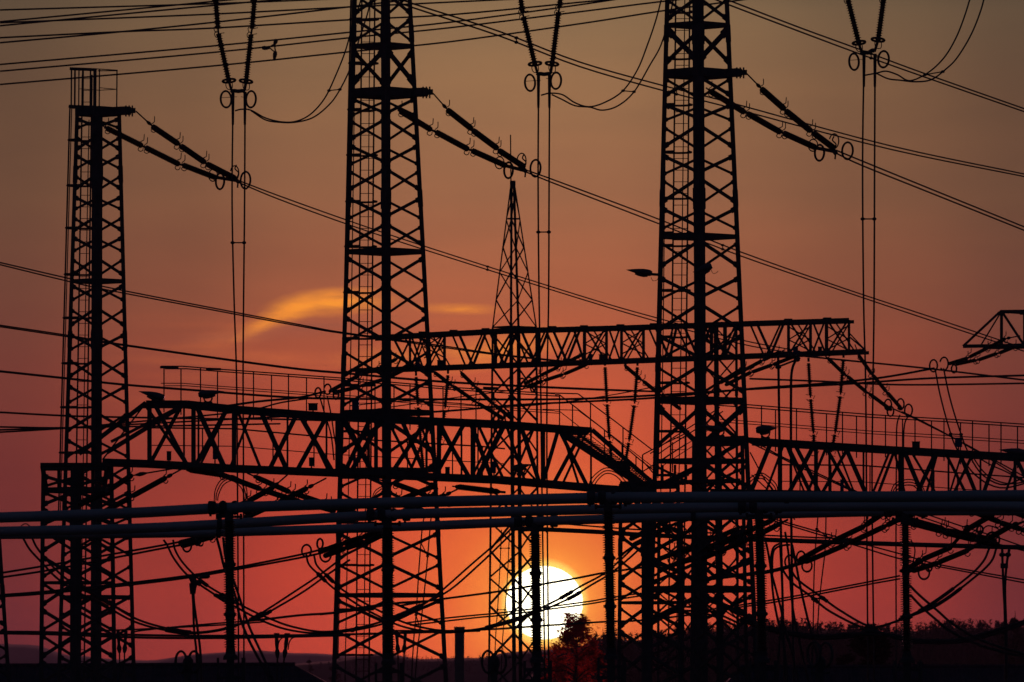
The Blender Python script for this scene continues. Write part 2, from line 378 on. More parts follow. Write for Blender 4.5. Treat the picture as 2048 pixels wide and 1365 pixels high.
def building(name, label, D, rx0, rx1, yr0, yr1, eave, hip, wall_col=PLASTER):
    """long low building: hipped roof with ridge rx0..rx1, eaves lower by eave px"""
    a = P(rx0, yr0, D + 5); c = P(rx1, yr1, D + 5); zr = a.z; dz = m(eave, D); e0 = P(rx0 - hip, yr0, D).x; e1 = P(rx1 + hip, yr1, D).x
    t = thing(name, label, 'building', ground(P((rx0 + rx1) / 2, 1400, D + 5)))
    w = MB(); ze = max(.6, zr - dz)
    w.v = [Vector((x, y, z)) for z in (0, ze) for x, y in ((e0 + .4, D + .4), (e1 - .4, D + .4), (e1 - .4, D + 9.6), (e0 + .4, D + 9.6))]
    w.f = [(0, 1, 5, 4), (1, 2, 6, 5), (2, 3, 7, 6), (3, 0, 4, 7)]; w.build('wall', wall_col, t)
    r = MB()
    r.v = [Vector((e0, D, ze)), Vector((e1, D, ze)), Vector((e1, D + 10, ze)), Vector((e0, D + 10, ze)), Vector((a.x, D + 5, zr)), Vector((c.x, D + 5, c.z))]
    r.f = [(0, 1, 5, 4), (1, 2, 5), (2, 3, 4, 5), (3, 0, 4), (3, 2, 1, 0)]; ro = r.build('roof', ROOF, t)
    k = MB(); k.tube([Vector((a.x, D + 5, zr + .03)), Vector((c.x, D + 5, c.z + .03))], .09, 8); k.build('ridge_cap', ROOF, ro)
    gq = MB(); gq.tube([Vector((e0, D - .08, ze)), Vector((e1, D - .08, ze))], .07, 8); gq.build('gutter', STEEL, ro)
    return t
building('warehouse', 'long low building with ribbed dark roof under the left half of the frame', 330, -160, 590, 1334, 1331, 75, 140)
building('warehouse', 'long low dark-roofed building below the wood at the lower right', 350, 1480, 2500, 1336, 1334, 70, 60)

# concrete column
cb = thing('concrete_column', 'pale square concrete column standing alone left of the sun', 'column', ground(P(919, 1400, 480)))
b = MB(); p = P(919, 1262, 480); b.bar(ground(p), p, m(19, 480)); b.build('shaft', CONC, cb)
b = MB(); b.bar(p, P(919, 1254, 480), m(21, 480)); b.build('cap', CONC, cb)

# sun
b = MB(); DS = 30000; c = P(SUNPX[0], SUNPX[1], DS); rs = m(76.5, DS); K = 48
for i in range(25):
    ph = math.pi * i / 24
    for j in range(K): th = 2*math.pi*j/K; b.v.append(c + Vector((math.sin(ph)*math.cos(th), math.sin(ph)*math.sin(th), math.cos(ph) * .955)) * rs)
for i in range(24):
    for j in range(K): j2 = (j+1) % K; b.f.append((i*K+j, i*K+j2, (i+1)*K+j2, (i+1)*K+j))
SM = bpy.data.materials.new('sun_glow'); SM.use_nodes = True; h = NG(SM.node_tree); SM.node_tree.nodes.clear()
e = h.n('ShaderNodeEmission'); e.inputs[0].default_value = (1, .90, .62, 1); e.inputs[1].default_value = 5
o_ = h.n('ShaderNodeOutputMaterial'); h.l(e.outputs[0], o_.inputs[0])
tag(b.build('sun', SM, smooth=True, loc=c), 'glowing white round setting sun low behind the wires', 'sun')

# ------------------------------------------------------------------ lattice masts
def mast(name, label, D, yt, L, N, Rr, panels, bars, legw=.15, nearw=.17, dw=.075, fw=.058, yb=1560, group=None, phi=2.0, cat='lattice tower', frac=None, farc=0):
    """square lattice mast standing on its corner. L, N, Rr: photo x of left, near, right leg as (at y0, at y1) with y0, y1 = 0, 1300"""
    def lx(c, y): return c[0] + (c[1] - c[0]) * y / 1300
    def half(y): return m((lx(Rr, y) - lx(L, y)) / 2, D)
    def cen(y): return (lx(Rr, y) + lx(L, y)) / 2
    def leg(k, y):
        hh = half(y); s_ = R(phi)
        if k == 'L': p = P(lx(L, y), y, D)
        elif k == 'R': p = P(lx(Rr, y), y, D)
        elif k == 'N': p = P(lx(N, y), y, D - hh)
        else: p = P(lx(N, y) + farc, y, D + hh)
        # common height so that bars are level
        z = P(1024, y, D).z; p.z = z; return p
    gz = ground
    base = gz(P(cen(1450), 1450, D)); t = thing(name, label, cat, base, group)
    faces = {'L': (-1, 0, 0), 'R': (1, 0, 0), 'N': (0, -1, 0), 'F': (0, 1, 0)}
    for k in 'LRNF':
        b = MB(); p0 = leg(k, yt); p1 = leg(k, 1400); d = (p1 - p0); p1 = p0 + d * (p0.z / -d.z) if d.z < 0 else p1
        b.angle(p1, p0, nearw if k in 'NF' else legw, .02, faces[k])
        # splice plates, bolts-sized packs on the leg
        for ys in range(int(yt) + 110, 1300, 330):
            q = leg(k, ys); q2 = leg(k, ys + 34); b.angle(q2, q, (nearw if k in 'NF' else legw) + .03, .025, faces[k])
        b.build('leg', STEEL, t)
    for a_, c_, near in (('L', 'N', 1), ('N', 'R', 1), ('R', 'F', 0), ('F', 'L', 0)):
        b = MB()
        for i, pn in enumerate(panels):
            y0, y1 = pn[0], pn[1]; w = (dw if near else fw) * (pn[2] if len(pn) > 2 else 1)
            par = (i + (1 if near else 0) + (1 if a_ in 'LR' else 0)) % 2 == 0
            ka, kb = (a_, c_) if par else (c_, a_)
            pa, pb = leg(ka, y0), leg(kb, y1)
            b.bar(pa, pb, w, w * .55, up=(faces[a_][0] + faces[c_][0], faces[a_][1] + faces[c_][1], 0))
            for q, o in ((pa, pb), (pb, pa)):   # gusset plates
                dd = (o - q).normalized(); b.bar(q, q + dd * w * 2.4, w * 1.7, w * .3, up=(faces[a_][0] + faces[c_][0], faces[a_][1] + faces[c_][1], 0))
        b.build('bracing', STEEL, t)
    for y, hgt in bars:
        b = MB()
        for a_, c_ in (('L', 'N'), ('N', 'R'), ('R', 'F'), ('F', 'L'), ('L', 'R')):
            b.bar(leg(a_, y), leg(c_, y), .04, m(hgt, D))
        b.build('cross_frame', STEEL, t)
    t['_d'] = D
    return t, leg
def ladder(t, D, xs0, xs1, y0, y1, hoops, cx=None, w=.05, step=23.3, rungd=None):
    """xs: x of the two rails at y0 and at y1"""
    L_ = MB()
    lo = thing_part = None
    def rx(i, y): return xs0[i] + (xs1[i] - xs0[i]) * (y - y0) / (y1 - y0)
    b = MB()
    for i in (0, 1): b.bar(P(rx(i, y0), y0, D), P(rx(i, y1), y1, D), w)
    y = y0 + 8
    while y < y1: b.tube([P(rx(0, y), y, D), P(rx(1, y), y, D)], .011, 5); y += step
    b.build('ladder', STEEL, t)
    if hoops:
        b = MB()
        for y in hoops:
            a = P(rx(0, y), y, D); c = P(rx(1, y), y, D); o = P(cx(y) if callable(cx) else cx, y, D + .35); o.z = a.z
            mid_ = (a + c) / 2; back = Vector((0, .75, 0))
            b.tube(smooth_pts([a, Vector((o.x + .06, a.y + .15, a.z)), Vector((o.x, a.y + .4, a.z)), Vector((o.x + .12, a.y + .68, a.z)), Vector((mid_.x, a.y + .78, a.z)), Vector((c.x + .1, a.y + .5, a.z)), c], 3), .034, 5)
        for q, dy_ in ((0, .4), (.055, .62), (.03, .2)):
            b.tube([Vector((P(cx(y) if callable(cx) else cx, y, D + .35).x + q, D + dy_, P(1024, y, D).z)) for y in hoops], .018, 5)
        b.build('ladder_cage', STEEL, t)

D1, D2, D3 = 262, 254, 247
T1, l1 = mast('pylon', 'left steel lattice tower with a railed cage on its flat top', D1, 222, (161, 119), (195, 192), (233, 267),
    [(238, 257), (275, 300), (311, 339), (352, 379), (394, 420), (436, 462), (475, 504), (519, 551), (571, 602), (619, 652), (669, 701), (720, 755), (772, 807), (828, 863), (880, 915),
     (932, 968), (985, 1020), (1035, 1062), (1072, 1112), (1132, 1172), (1192, 1233), (1252, 1294), (1313, 1355)],
    [(563, 8), (1195, 8)], legw=.15, nearw=.235, dw=.085, fw=.07, group='steel lattice towers carrying the lines')
T2, l2 = mast('pylon', 'tall middle steel lattice tower rising out of the frame', D2, -60, (709, 669), (771, 774), (820, 889),
    [(-60, -20), (-10, 28), (38, 84), (102, 168, 1.5), (198, 232), (243, 279), (292, 330), (343, 380), (397, 438), (453, 490), (516, 566), (576, 625), (635, 686), (704, 752), (762, 812),
     (845, 905, 1.2), (930, 975), (985, 1035), (1067, 1118), (1129, 1178), (1200, 1248), (1261, 1316), (1331, 1390)],
    [(93, 9), (504, 10), (826, 11), (941, 8), (1191, 8)], legw=.17, nearw=.2, dw=.09, fw=.07, group='steel lattice towers carrying the lines')
T3, l3 = mast('pylon', 'tall right steel lattice tower with street lamps on its legs', D3, -60, (1334, 1300), (1396, 1404), (1454, 1512),
    [(-60, -12), (0, 40), (58, 127, 1.5), (158, 192), (210, 242), (255, 295), (312, 350), (361, 405), (417, 459), (486, 534), (556, 600), (612, 660), (672, 720), (735, 785),
     (812, 895, 1.5), (932, 975), (990, 1040), (1050, 1105), (1120, 1167, 1.3), (1191, 1240, 1.3), (1263, 1312), (1325, 1380)],
    [(51, 9), (474, 9), (802, 12), (923, 9), (1179, 13)], legw=.17, nearw=.24, dw=.095, fw=.07, group='steel lattice towers carrying the lines')
ladder(T1, D1 + .9, (165, 184), (146, 168), 150, 1365, [213, 279, 370, 455, 548, 635, 726, 814, 905, 1034], lambda y: 139 - (y - 213) * .028)
ladder(T2, D2 + .9, (724, 750), (712, 738), -40, 1365, [-50, 37, 125, 218, 309, 402, 492, 584, 676, 770, 862, 955, 1045, 1130, 1219, 1310], lambda y: 701 - y * .022)
ladder(T3, D3 + .9, (1352, 1380), (1336, 1366), -40, 1365, [-60, 22, 115, 208, 303, 395, 465, 490, 580, 673, 765, 862, 950], lambda y: 1332 - y * .02)
# thin down-lead beside each ladder
for T_, D_, xa, xb in ((T1, D1, 178, 160), (T2, D2, 740, 727), (T2, D2, 712, 690), (T3, D3, 1370, 1352), (T3, D3, 1334, 1316)):
    b = MB(); b.tube([P(xa, -40 if T_ is not T1 else 240, D_ + .2), P((xa + xb) / 2 + 1.5, 640, D_ + .2), P(xb, 1365, D_ + .2)], .018, 5); b.build('down_lead', WIRE, T_)

# heavy cross arms of the three towers, where the strings hang
def arm(T_, D, leg, y, hpx, xtip, hl=0):
    b = MB(); h_ = m(hpx, D)
    for a_, c_ in (('L', 'N'), ('N', 'R'), ('R', 'F'), ('F', 'L')): b.bar(leg(a_, y), leg(c_, y), .16, h_)
    b.bar(leg('L', y - 1), leg('R', y - 1), .2, h_ * .7)
    tip = P(xtip, y - 1, D - .3); tip.z = leg('R', y - 1).z
    b.bar(leg('R', y - 1) - Vector((.2, 0, 0)), tip - Vector((.22, 0, 0)), .3, h_ * .95)
    b.bar(tip - Vector((.28, 0, 0)), tip, .12, h_ * .6)
    for q in (.1, .2, .3): b.tube([tip + Vector((-q, 0, h_ * .6)), tip + Vector((-q, 0, -h_ * .7))], .025, 6)
    b.build('cross_arm', STEEL, T_); return tip
tip1 = arm(T1, D1, l1, 224, 17, 271); tip2 = arm(T2, D2, l2, 187, 18, 866); tip3 = arm(T3, D3, l3, 148, 17, 1494)
# railed cage on the left tower
b = MB()
for x, w in ((143, 3), (150, 3.5), (158, 2.5), (166, 4), (181, 3), (190, 6.5), (199, 2.5), (234, 2.5)):
    dd = D1 + (.8 if x < 170 else -.2); b.bar(P(x, 138 if x < 234 else 141, dd), P(x - .6, 216, dd), m(w, D1))
for (x0, y0, x1, y1, w) in ((141, 138, 192, 140, 6), (190, 138, 235, 141, 2), (196, 142, 235, 142, 2), (158, 178, 199, 181, 1.5), (199, 176, 234, 179, 1.5), (199, 181, 234, 179, 1.5), (139, 213, 186, 215, 6)):
    b.bar(P(x0, y0, D1 + .4), P(x1, y1, D1 - .1), m(w, D1) , m(w, D1))
b.build('guard_cage', STEEL, T1)

# support masts of the low gantry and others
S1, ls1 = mast('gantry_support', 'short lattice leg tower with flared flat top behind the left tower', 228, 934, (97, 82), (155, 151), (209, 229),
    [(952, 974), (985, 1010), (1020, 1050), (1062, 1103), (1114, 1155), (1166, 1211), (1220, 1262), (1271, 1315), (1324, 1366)], [(981, 11), (1166, 6)], legw=.14, nearw=.21, dw=.085, fw=.07, cat='gantry tower', group='lattice supports of the low gantry beam')
b = MB()
for yq, w in ((930, 135), (938, 128)):
    c = P(150, yq, 228); b.box(c, m(w, 228), m(70, 228), m(6, 228))
for sx_ in (-1, 1): b.bar(P(150 + sx_ * 65, 932, 228), P(150 + sx_ * 57, 985, 228), .13)
b.build('head_plate', STEEL, S1)
for x in (118, 165, 186):
    b = MB(); b.bar(P(x, 940, 228), P(x, 980, 228), m(7, 228)); b.build('post', STEEL, S1)
S3, ls3 = mast('gantry_support', 'short lattice leg tower just left of the right tower below the busbars', 232, 968, (1250, 1238), (1291, 1293), (1340, 1362),
    [(985, 1020), (1030, 1065), (1073, 1112), (1122, 1160), (1166, 1200), (1216, 1255), (1262, 1300), (1308, 1350)], [(1206, 6), (972, 12)], legw=.13, nearw=.19, dw=.085, fw=.06, cat='gantry tower', group='lattice supports of the low gantry beam')
S4, ls4 = mast('gantry_support', 'short lattice leg tower just right of the centre leg of the right tower', 236, 880, (1394, 1384), (1428, 1440), (1468, 1493),
    [(905, 950), (960, 1010), (1020, 1062), (1070, 1112), (1120, 1160), (1190, 1228), (1238, 1290), (1300, 1350)], [(1178, 6), (885, 14)], legw=.13, nearw=.14, dw=.08, fw=.055, cat='gantry tower', group='lattice supports of the low gantry beam')
S5, ls5 = mast('gantry_support', 'slim lattice leg tower whose edge shows at the far left under the busbars', 236, 1060, (-210, -150), (-140, -62), (-74, 14),
    [(1065, 1100), (1110, 1150), (1160, 1200), (1210, 1250), (1260, 1300), (1310, 1350)], [(1120, 6)], legw=.13, nearw=.19, dw=.08, fw=.06, cat='gantry tower', group='lattice supports of the low gantry beam')

# spire mast
DM = 300
SP, lsp = mast('lightning_mast', 'slender pointed lattice mast tapering to a rod in front of the sky', DM, 373, (1050, 923), (1018, 1018), (1005, 1121),
    [(374, 404), (408, 436), (440, 490), (494, 545), (548, 600), (603, 655)], [(438, 3)], legw=.075, nearw=.11, dw=.05, fw=.04, yb=660, cat='mast')
for o in list(SP.children):      # the spire stops at the beam: rebuilt below as straight shaft
    bpy.data.objects.remove(o)
def spire():
    b = None
    tops = {'L': (1021, 374), 'R': (1030, 374), 'N': (1023, 374), 'F': (1028, 374)}
    mids = {'L': (985, 655), 'R': (1073, 655), 'N': (1022, 655), 'F': (1037, 655)}
    lows = {'L': (978, 1300), 'R': (1078, 1300), 'N': (1028, 1300), 'F': (1041, 1300)}
    dof = {'L': 0, 'R': 0, 'N': -1, 'F': 1}; fc = {'L': (-1, 0, 0), 'R': (1, 0, 0), 'N': (0, -1, 0), 'F': (0, 1, 0)}
    def at(k, y):
        if y <= 655: a, c = tops[k], mids[k]
        else: a, c = mids[k], lows[k]
        u = (y - a[1]) / (c[1] - a[1]); hh = m(44, DM) * (min(1, (y - 374) / 281) if y < 655 else 1)
        p = P(a[0] + (c[0] - a[0]) * u, y, DM + dof[k] * hh); p.z = P(1024, y, DM).z; return p
    for k in 'LRNF':
        b = MB(); w = .055 if k in 'LR' else .062; b.angle(at(k, 655), at(k, 374), w, .015, fc[k])
        e = at(k, 1330); e2 = at(k, 655); d = e - e2; e = e2 + d * (e2.z / -d.z); b.angle(e, e2, w * (1.6 if k in 'LR' else 1.6), .02, fc[k]); b.build('leg', STEEL, SP)
    pans = [(380, 438), (440, 500), (494, 545), (545, 600), (600, 655), (668, 728), (735, 790), (792, 842), (850, 905), (910, 965), (975, 1030), (1045, 1100), (1102, 1155), (1157, 1210), (1212, 1260), (1268, 1320), (1322, 1380)]
    for a_, c_, near in (('L', 'N', 1), ('N', 'R', 1), ('R', 'F', 0), ('F', 'L', 0)):
        b = MB()
        for i, (y0, y1) in enumerate(pans):
            par = (i + near + (1 if a_ in 'LR' else 0)) % 2 == 0; ka, kb = (a_, c_) if par else (c_, a_)
            w = .045 if y0 < 650 else .08
            b.bar(at(ka, y0), at(kb, y1), w if near else w * .7, .03, up=(fc[a_][0] + fc[c_][0], fc[a_][1] + fc[c_][1], 0))
        b.build('bracing', STEEL, SP)
    b = MB()
    for y in (438, 655): 
        for a_, c_ in (('L', 'N'), ('N', 'R'), ('R', 'F'), ('F', 'L'), ('L', 'R')): b.bar(at(a_, y), at(c_, y), .04, .05)
    b.build('cross_frame', STEEL, SP)
    b = MB(); b.bar(P(1025.5, 362, DM), P(1025.5, 378, DM), .2); b.tube([P(1021, 270, DM), P(1022, 372, DM)], .022, 6); b.build('lightning_rod', STEEL, SP)
    b = MB()
    for y in (757, 792, 1124, 1141, 1315): b.tube([P(1016, y, DM - .5), P(1023, y, DM - .5)], .03, 5)
    b.build('step_bolts', STEEL, SP)
spire()

# ------------------------------------------------------------------ gantry beams
def beam(name, label, D, dep, top, bot, diags, verts, cw, thick_top=1.0, ends=(), plates=(), gap=(0, 0)):
    """box truss beam; top and bot: lists of (x, y). dep: (dx, dy, dD) to the far side. diags: (xtop, xbot, w px, side)"""
    def yv(line, x):
        if x <= line[0][0]: return line[0][1]
        for (x0, y0), (x1, y1) in zip(line, line[1:]):
            if x <= x1: return y0 + (y1 - y0) * (x - x0) / (x1 - x0)
        return line[-1][1]
    def pt(x, line, side): return P(x + (dep[0] if side else 0), yv(line, x) + (dep[1] if side else 0), D + (dep[2] if side else 0))
    t = thing(name, label, 'gantry beam', pt((top[0][0] + top[-1][0]) / 2, bot, 0), 'lattice gantry beams')
    for line in (top, bot):
        for side in (0, 1):
            b = MB(); pts = [pt(x, line, side) for x, _ in line]
            for p, q in zip(pts, pts[1:]): b.bar(p, q, m(cw, D) * (1 if side == 0 else .9), m(cw, D) * (thick_top if line is top else 1) * (1 if side == 0 else .9))
            b.build('chord', STEEL, t)
    for side in (0, 1):
        b = MB()
        for xt, xb_, w, s_ in diags:
            if s_ == side: b.bar(pt(xt, top, side), pt(xb_, bot, side), m(w, D), m(w, D) * .5, up=(0, 1, 0))
        b.build('lattice_bracing', STEEL, t)
        b = MB()
        for x, w, s_ in verts:
            if s_ == side: b.bar(pt(x, top, side), pt(x, bot, side), m(w, D), m(w, D) * .7, up=(0, 1, 0))
        if b.v: b.build('vertical_members', STEEL, t)
    b = MB(); xs = [v[0] for v in verts]
    for x in xs[::2]:
        for line in (top, bot): b.bar(pt(x, line, 0), pt(x, line, 1), m(4, D), m(4, D))
    for x, x2 in zip(xs[::2], xs[2::2]): b.bar(pt(x, bot, 0), pt(x2, bot, 1), m(3, D), m(3, D))
    b.build('cross_members', STEEL, t)
    for (x0, y0, x1, y1, w, dd) in ends:
        b = MB(); b.bar(P(x0, y0, D + dd), P(x1, y1, D + dd), m(w, D), m(w, D)); b.build('end_strut', STEEL, t)
    if plates:
        b = MB()
        for x in plates: q = pt(x, top, 0); b.box(q + Vector((0, dep[2] / 2, m(cw * .55, D))), m(16, D), dep[2], m(4, D))
        b.build('joint_plates', STEEL, t)
    return t, pt
DG1 = 222
G1, pg1 = beam('gantry_beam', 'near low gantry beam with sloping ends from the left tower to the stairs', DG1, (-8, 7, 2.2),
    [(292, 806), (375, 806), (480, 817), (665, 831), (1000, 846), (1184, 860)], [(205, 922), (300, 925), (480, 935), (700, 944), (1000, 957), (1210, 975), (1310, 981)],
    [(308, 373, 9, 0), (370, 306, 8, 1), (300, 386, 6, 1), (391, 447, 10, 0), (456, 392, 9, 0), (462, 405, 5, 1), (405, 462, 6, 1), (484, 532, 6, 1), (510, 466, 5, 1), (520, 573, 10, 0), (595, 540, 9, 0), (597, 664, 10, 0), (655, 595, 9, 0), (613, 668, 5, 1),
     (680, 745, 9, 0), (742, 690, 9, 0), (700, 760, 5, 1), (768, 706, 10, 1), (785, 842, 6, 1), (853, 783, 9, 0), (802, 851, 9, 0), (870, 822, 6, 1), (848, 890, 5, 1), (872, 938, 9, 0), (931, 871, 9, 0), (890, 948, 5, 1), (940, 983, 9, 0), (1010, 955, 11, 0), (1003, 948, 5, 1), (965, 1018, 6, 1),
     (1041, 1078, 9, 0), (1022, 1060, 6, 1), (1075, 1030, 5, 1), (1118, 1086, 8, 0), (1116, 1174, 8, 0), (1166, 1108, 8, 0), (1132, 1168, 5, 1), (1180, 1130, 5, 1)],
    [(299, 9, 0), (376, 4, 1), (387, 9, 0), (405, 4, 1), (468, 9, 0), (583, 4, 1), (661, 4, 1), (676, 11, 0), (745, 6, 1), (752, 8, 0), (775, 14, 0), (861, 5, 1), (878, 9, 0), (931, 4, 1), (946, 10, 0), (964, 3, 1), (1086, 9, 0), (1095, 5, 1), (1182, 4, 0)],
    9.5, ends=[(292, 806, 158, 908, 9, 0), (375, 806, 214, 905, 9, 1.5), (375, 806, 222, 884, 6, 2), (292, 806, 205, 920, 3, 0), (1184, 860, 1305, 966, 9, 0), (1150, 864, 1300, 975, 6, 2)])
G1b, pg1b = beam('gantry_beam', 'near low gantry beam running off the right edge from the right tower', DG1 + 6, (12, 7, 2.2),
    [(1492, 880), (1800, 899), (2200, 922)], [(1420, 983), (1700, 988), (2200, 996)],
    [(1543, 1502, 9, 0), (1555, 1517, 5, 1), (1572, 1621, 8, 0), (1560, 1600, 4, 1), (1588, 1640, 8, 0), (1629, 1578, 9, 0), (1640, 1600, 6, 1), (1649, 1704, 7, 0), (1662, 1700, 4, 1), (1690, 1732, 9, 0), (1698, 1644, 7, 0), (1767, 1730, 5, 1), (1790, 1756, 6, 0), (1777, 1800, 5, 1),
     (1807, 1845, 9, 0), (1812, 1866, 5, 1), (1873, 1833, 9, 0), (1862, 1838, 5, 1), (1890, 1934, 6, 0), (1919, 1954, 8, 0), (1931, 1890, 6, 1), (1910, 1884, 4, 1), (1994, 1965, 8, 0), (2023, 1994, 5, 1), (2030, 2070, 8, 0), (2040, 2090, 5, 1)],
    [(1560, 9, 0), (1632, 8, 0), (1647, 5, 1), (1715, 4, 1), (1801, 9, 0), (1865, 6, 0), (1885, 4, 1), (1949, 4, 1), (2030, 6, 0), (2060, 8, 1)],
    10.5, ends=[(1492, 880, 1402, 930, 8, 0), (1492, 876, 1400, 880, 9, 1.5), (1410, 925, 1320, 975, 7, 0), (1430, 918, 1350, 962, 6, 1)])
DG2 = 292
xc = [(1169, 1213), (1243, 1287), (1577, 1621), (1653, 1698), (820, 848), (848, 889)]
dg = []
for a, c in xc: dg += [(a + 2, c - 2, 4, 0), (c - 2, a + 2, 4, 0), (a + 8, c + 4, 3, 1), (c - 8, a - 2, 3, 1)]
for x0 in (895, 957, 1020, 1083, 1288, 1345, 1400, 1491):
    w_ = 62 if x0 != 1288 else 50
    dg += [(x0, x0 + 28, 4, 1), (x0 + 22, x0 + 51, 5.5, 0), (x0 + w_ - 2, x0 + 30, 4, 1), (x0 + w_ + 16, x0 + 51, 5.5, 0)]
dg += [(1625, 1650, 4, 0), (1650, 1625, 4, 0), (1147, 1168, 5, 0), (1142, 1113, 5, 0), (1217, 1240, 4, 0), (1240, 1217, 4, 0), (785, 818, 5, 0), (800, 835, 4, 1), (812, 780, 4, 1)]
G2, pg2 = beam('gantry_beam', 'far high gantry beam crossing behind the right tower with a boxed right end', DG2, (10, 4, 2.4),
    [(740, 675), (1000, 661), (1240, 655), (1500, 646), (1698, 640)], [(700, 741), (1000, 730), (1300, 719), (1500, 711), (1728, 702)], dg,
    [(820, 5, 0), (848, 6, 1), (889, 6, 0), (981, 7, 1), (985, 4, 0), (1076, 11, 0), (1169, 7, 0), (1213, 6, 0), (1243, 6, 0), (1287, 6, 0), (1423, 7, 0), (1440, 8, 1), (1577, 6, 0), (1621, 6, 0), (1653, 7, 0), (1698, 5, 0)],
    7.5, ends=[(1700, 675, 1732, 702, 3, 0), (1700, 668, 1728, 698, 2.5, 2)], plates=(845, 907, 971, 1105, 1168, 1241, 1308, 1577, 1655))
for x0 in (1169, 1243, 1577, 1653, 848):   # extra web members inside the boxed cells
    b = MB(); x1 = x0 + 43
    for a, c in (((x0, 664), (x1, 690)), ((x1, 664), (x0, 690)), ((x0, 690), (x1, 712)), ((x1, 690), (x0, 712))):
        k = (x0 - 1169) * -.02; b.bar(P(a[0], a[1] + k - 2, DG2 + 2.4), P(c[0], c[1] + k - 2, DG2 + 2.4), m(2.6, DG2))
    b.build('web_members', STEEL, G2)
G3, pg3 = beam('gantry_beam', 'end of another gantry beam with a triangular nose entering at the right edge', 285, (40, 3, 2.4),
    [(2000, 624), (2300, 620)], [(1926, 693), (2000, 692), (2300, 684)], [(2004, 2048, 5, 0), (2050, 2004, 5, 1), (2006, 2060, 4, 1), (2090, 2050, 5, 0)], [(2003, 6, 0), (2049, 6, 0), (2100, 6, 1)],
    7, ends=[(2000, 624, 1926, 693, 5, 0), (2000, 628, 1960, 694, 3, 2)])

# second support mast under the far beam at the right tower
S6, ls6 = mast('gantry_support', 'square lattice support of the far beam half hidden behind the right tower', 293, 648, (1396, 1392), (1426, 1438), (1470, 1476),
    [(655, 700), (715, 760), (770, 815), (825, 870), (880, 925), (935, 980), (990, 1048), (1060, 1105), (1115, 1160), (1168, 1192), (1195, 1240)], [], legw=.11, nearw=.12, dw=.06, fw=.045, cat='gantry tower', group='supports of the far beam')
S7, ls7 = mast('gantry_support', 'narrow lattice support of the far beam seen inside the right tower', 296, 1040, (1318, 1316), (1353, 1362), (1386, 1390),
    [(1045, 1080), (1088, 1125), (1132, 1170), (1185, 1225), (1235, 1275), (1285, 1330)], [(1205, 4)], legw=.11, nearw=.15, dw=.06, fw=.045, cat='gantry tower', group='supports of the far beam')

# ------------------------------------------------------------------ insulators
def rod(p, q, ro, rc, pitch, k=8):
    L = (q - p).length; n = max(3, int(L / pitch)); pr = [(0, rc * 1.25), (.03, rc * 1.25)]
    for i in range(n):
        t = .035 + .93 * (i + .5) / n; d = .93 / n
        pr += [(t - d * .35, rc), (t, ro), (t + d * .18, rc)]
    pr += [(.97, rc * 1.25), (1, rc * 1.1)]
    b = MB(); b.lathe(p, q, pr, k); return b
def lerp2(a, c, t): return (a[0] + (c[0] - a[0]) * t, a[1] + (c[1] - a[1]) * t)

def horn(root, x, y, D, up, s=1.15, lean=0):
    """arcing horn: a hooked rod above (up) or a small racket loop below"""
    b = MB(); w = .014
    if up: pts = [(0, 0), (-3, -5), (2 + lean, -9), (3 + lean, -13), (3 + lean * 1.2, -21)]
    else: pts = [(0, 3), (-5, 6), (-6, 11), (0, 15), (6, 12), (7, 6)]
    b.tube(smooth_pts([P(x + a * s, y + c * s, D) for a, c in pts], 3), w, 4); return b.build('arcing_horn', CAST, root)
def ring(root, x, y, D, rpx, wfrac, r=.016, a0=0, a1=360, sg=1):
    """grading ring whose axis is turned so that it looks wfrac as wide as high"""
    th = math.acos(wfrac); b = MB(); b.torus(P(x, y, D), (math.sin(th) * -1 * sg, -math.cos(th), 0), m(rpx, D), r, 28, 6, a0, a1)
    return b.build('grading_ring', CAST, root)

def strain(label, pts, D0, D1, ro=.08, rc=.056, horns=1, rings=(), group='strain insulator strings', cat='insulator', tail=None, lk=.022, hs=1.0):
    """pts: attachment, then pairs (start, end) of insulator rods, optional last point = yoke"""
    n = len(pts); x0, x1 = pts[0][0], pts[-1][0]; y0_, y1_ = pts[0][1], pts[-1][1]
    def dd(p):
        u = math.hypot(p[0] - x0, p[1] - y0_) / max(1, math.hypot(x1 - x0, y1_ - y0_)); return D0 + (D1 - D0) * u
    Q = [P(p[0], p[1], dd(p)) for p in pts]
    t = thing('strain_insulator', label, cat, Q[0], group)
    b = MB(); b.tube([Q[0], Q[1]], lk, 6); u = Q[0].lerp(Q[1], .8); b.lathe(Q[0].lerp(Q[1], .62), Q[0].lerp(Q[1], .9), [(0, lk), (.3, lk * 2.2), (.6, lk * 2.6), (1, lk)], 8)
    b.build('link', CAST, t)
    for i in range(2, n - 1, 2): b = MB(); b.tube([Q[i], Q[i+1]], lk * 1.7, 6); b.build('link', CAST, t)
    i = 1
    while i + 1 < n + 0 and i + 1 <= n - 1:
        if (i % 2) == 1: rod(Q[i], Q[i+1], ro, rc, .06).build('insulator_rod', PORC, t)
        i += 2
    if horns:
        s_ = 1 if Q[-1].x > Q[0].x else -1
        for i in range(1, n - (1 if n % 2 else 1)):
            p = pts[i]
            if i % 2 == 1: horn(t, p[0], p[1], dd(p) - .1, True, hs, 0); horn(t, p[0] + 1, p[1], dd(p) - .1, False, hs * .75)
            else: horn(t, p[0] - 2, p[1] - 2, dd(p) - .1, True, hs, 3); horn(t, p[0] - 3, p[1], dd(p) - .1, False, hs * .75)
    for rg in rings: ring(t, *rg)
    return t
def yoke(label, a, c, D, w=8):
    pass

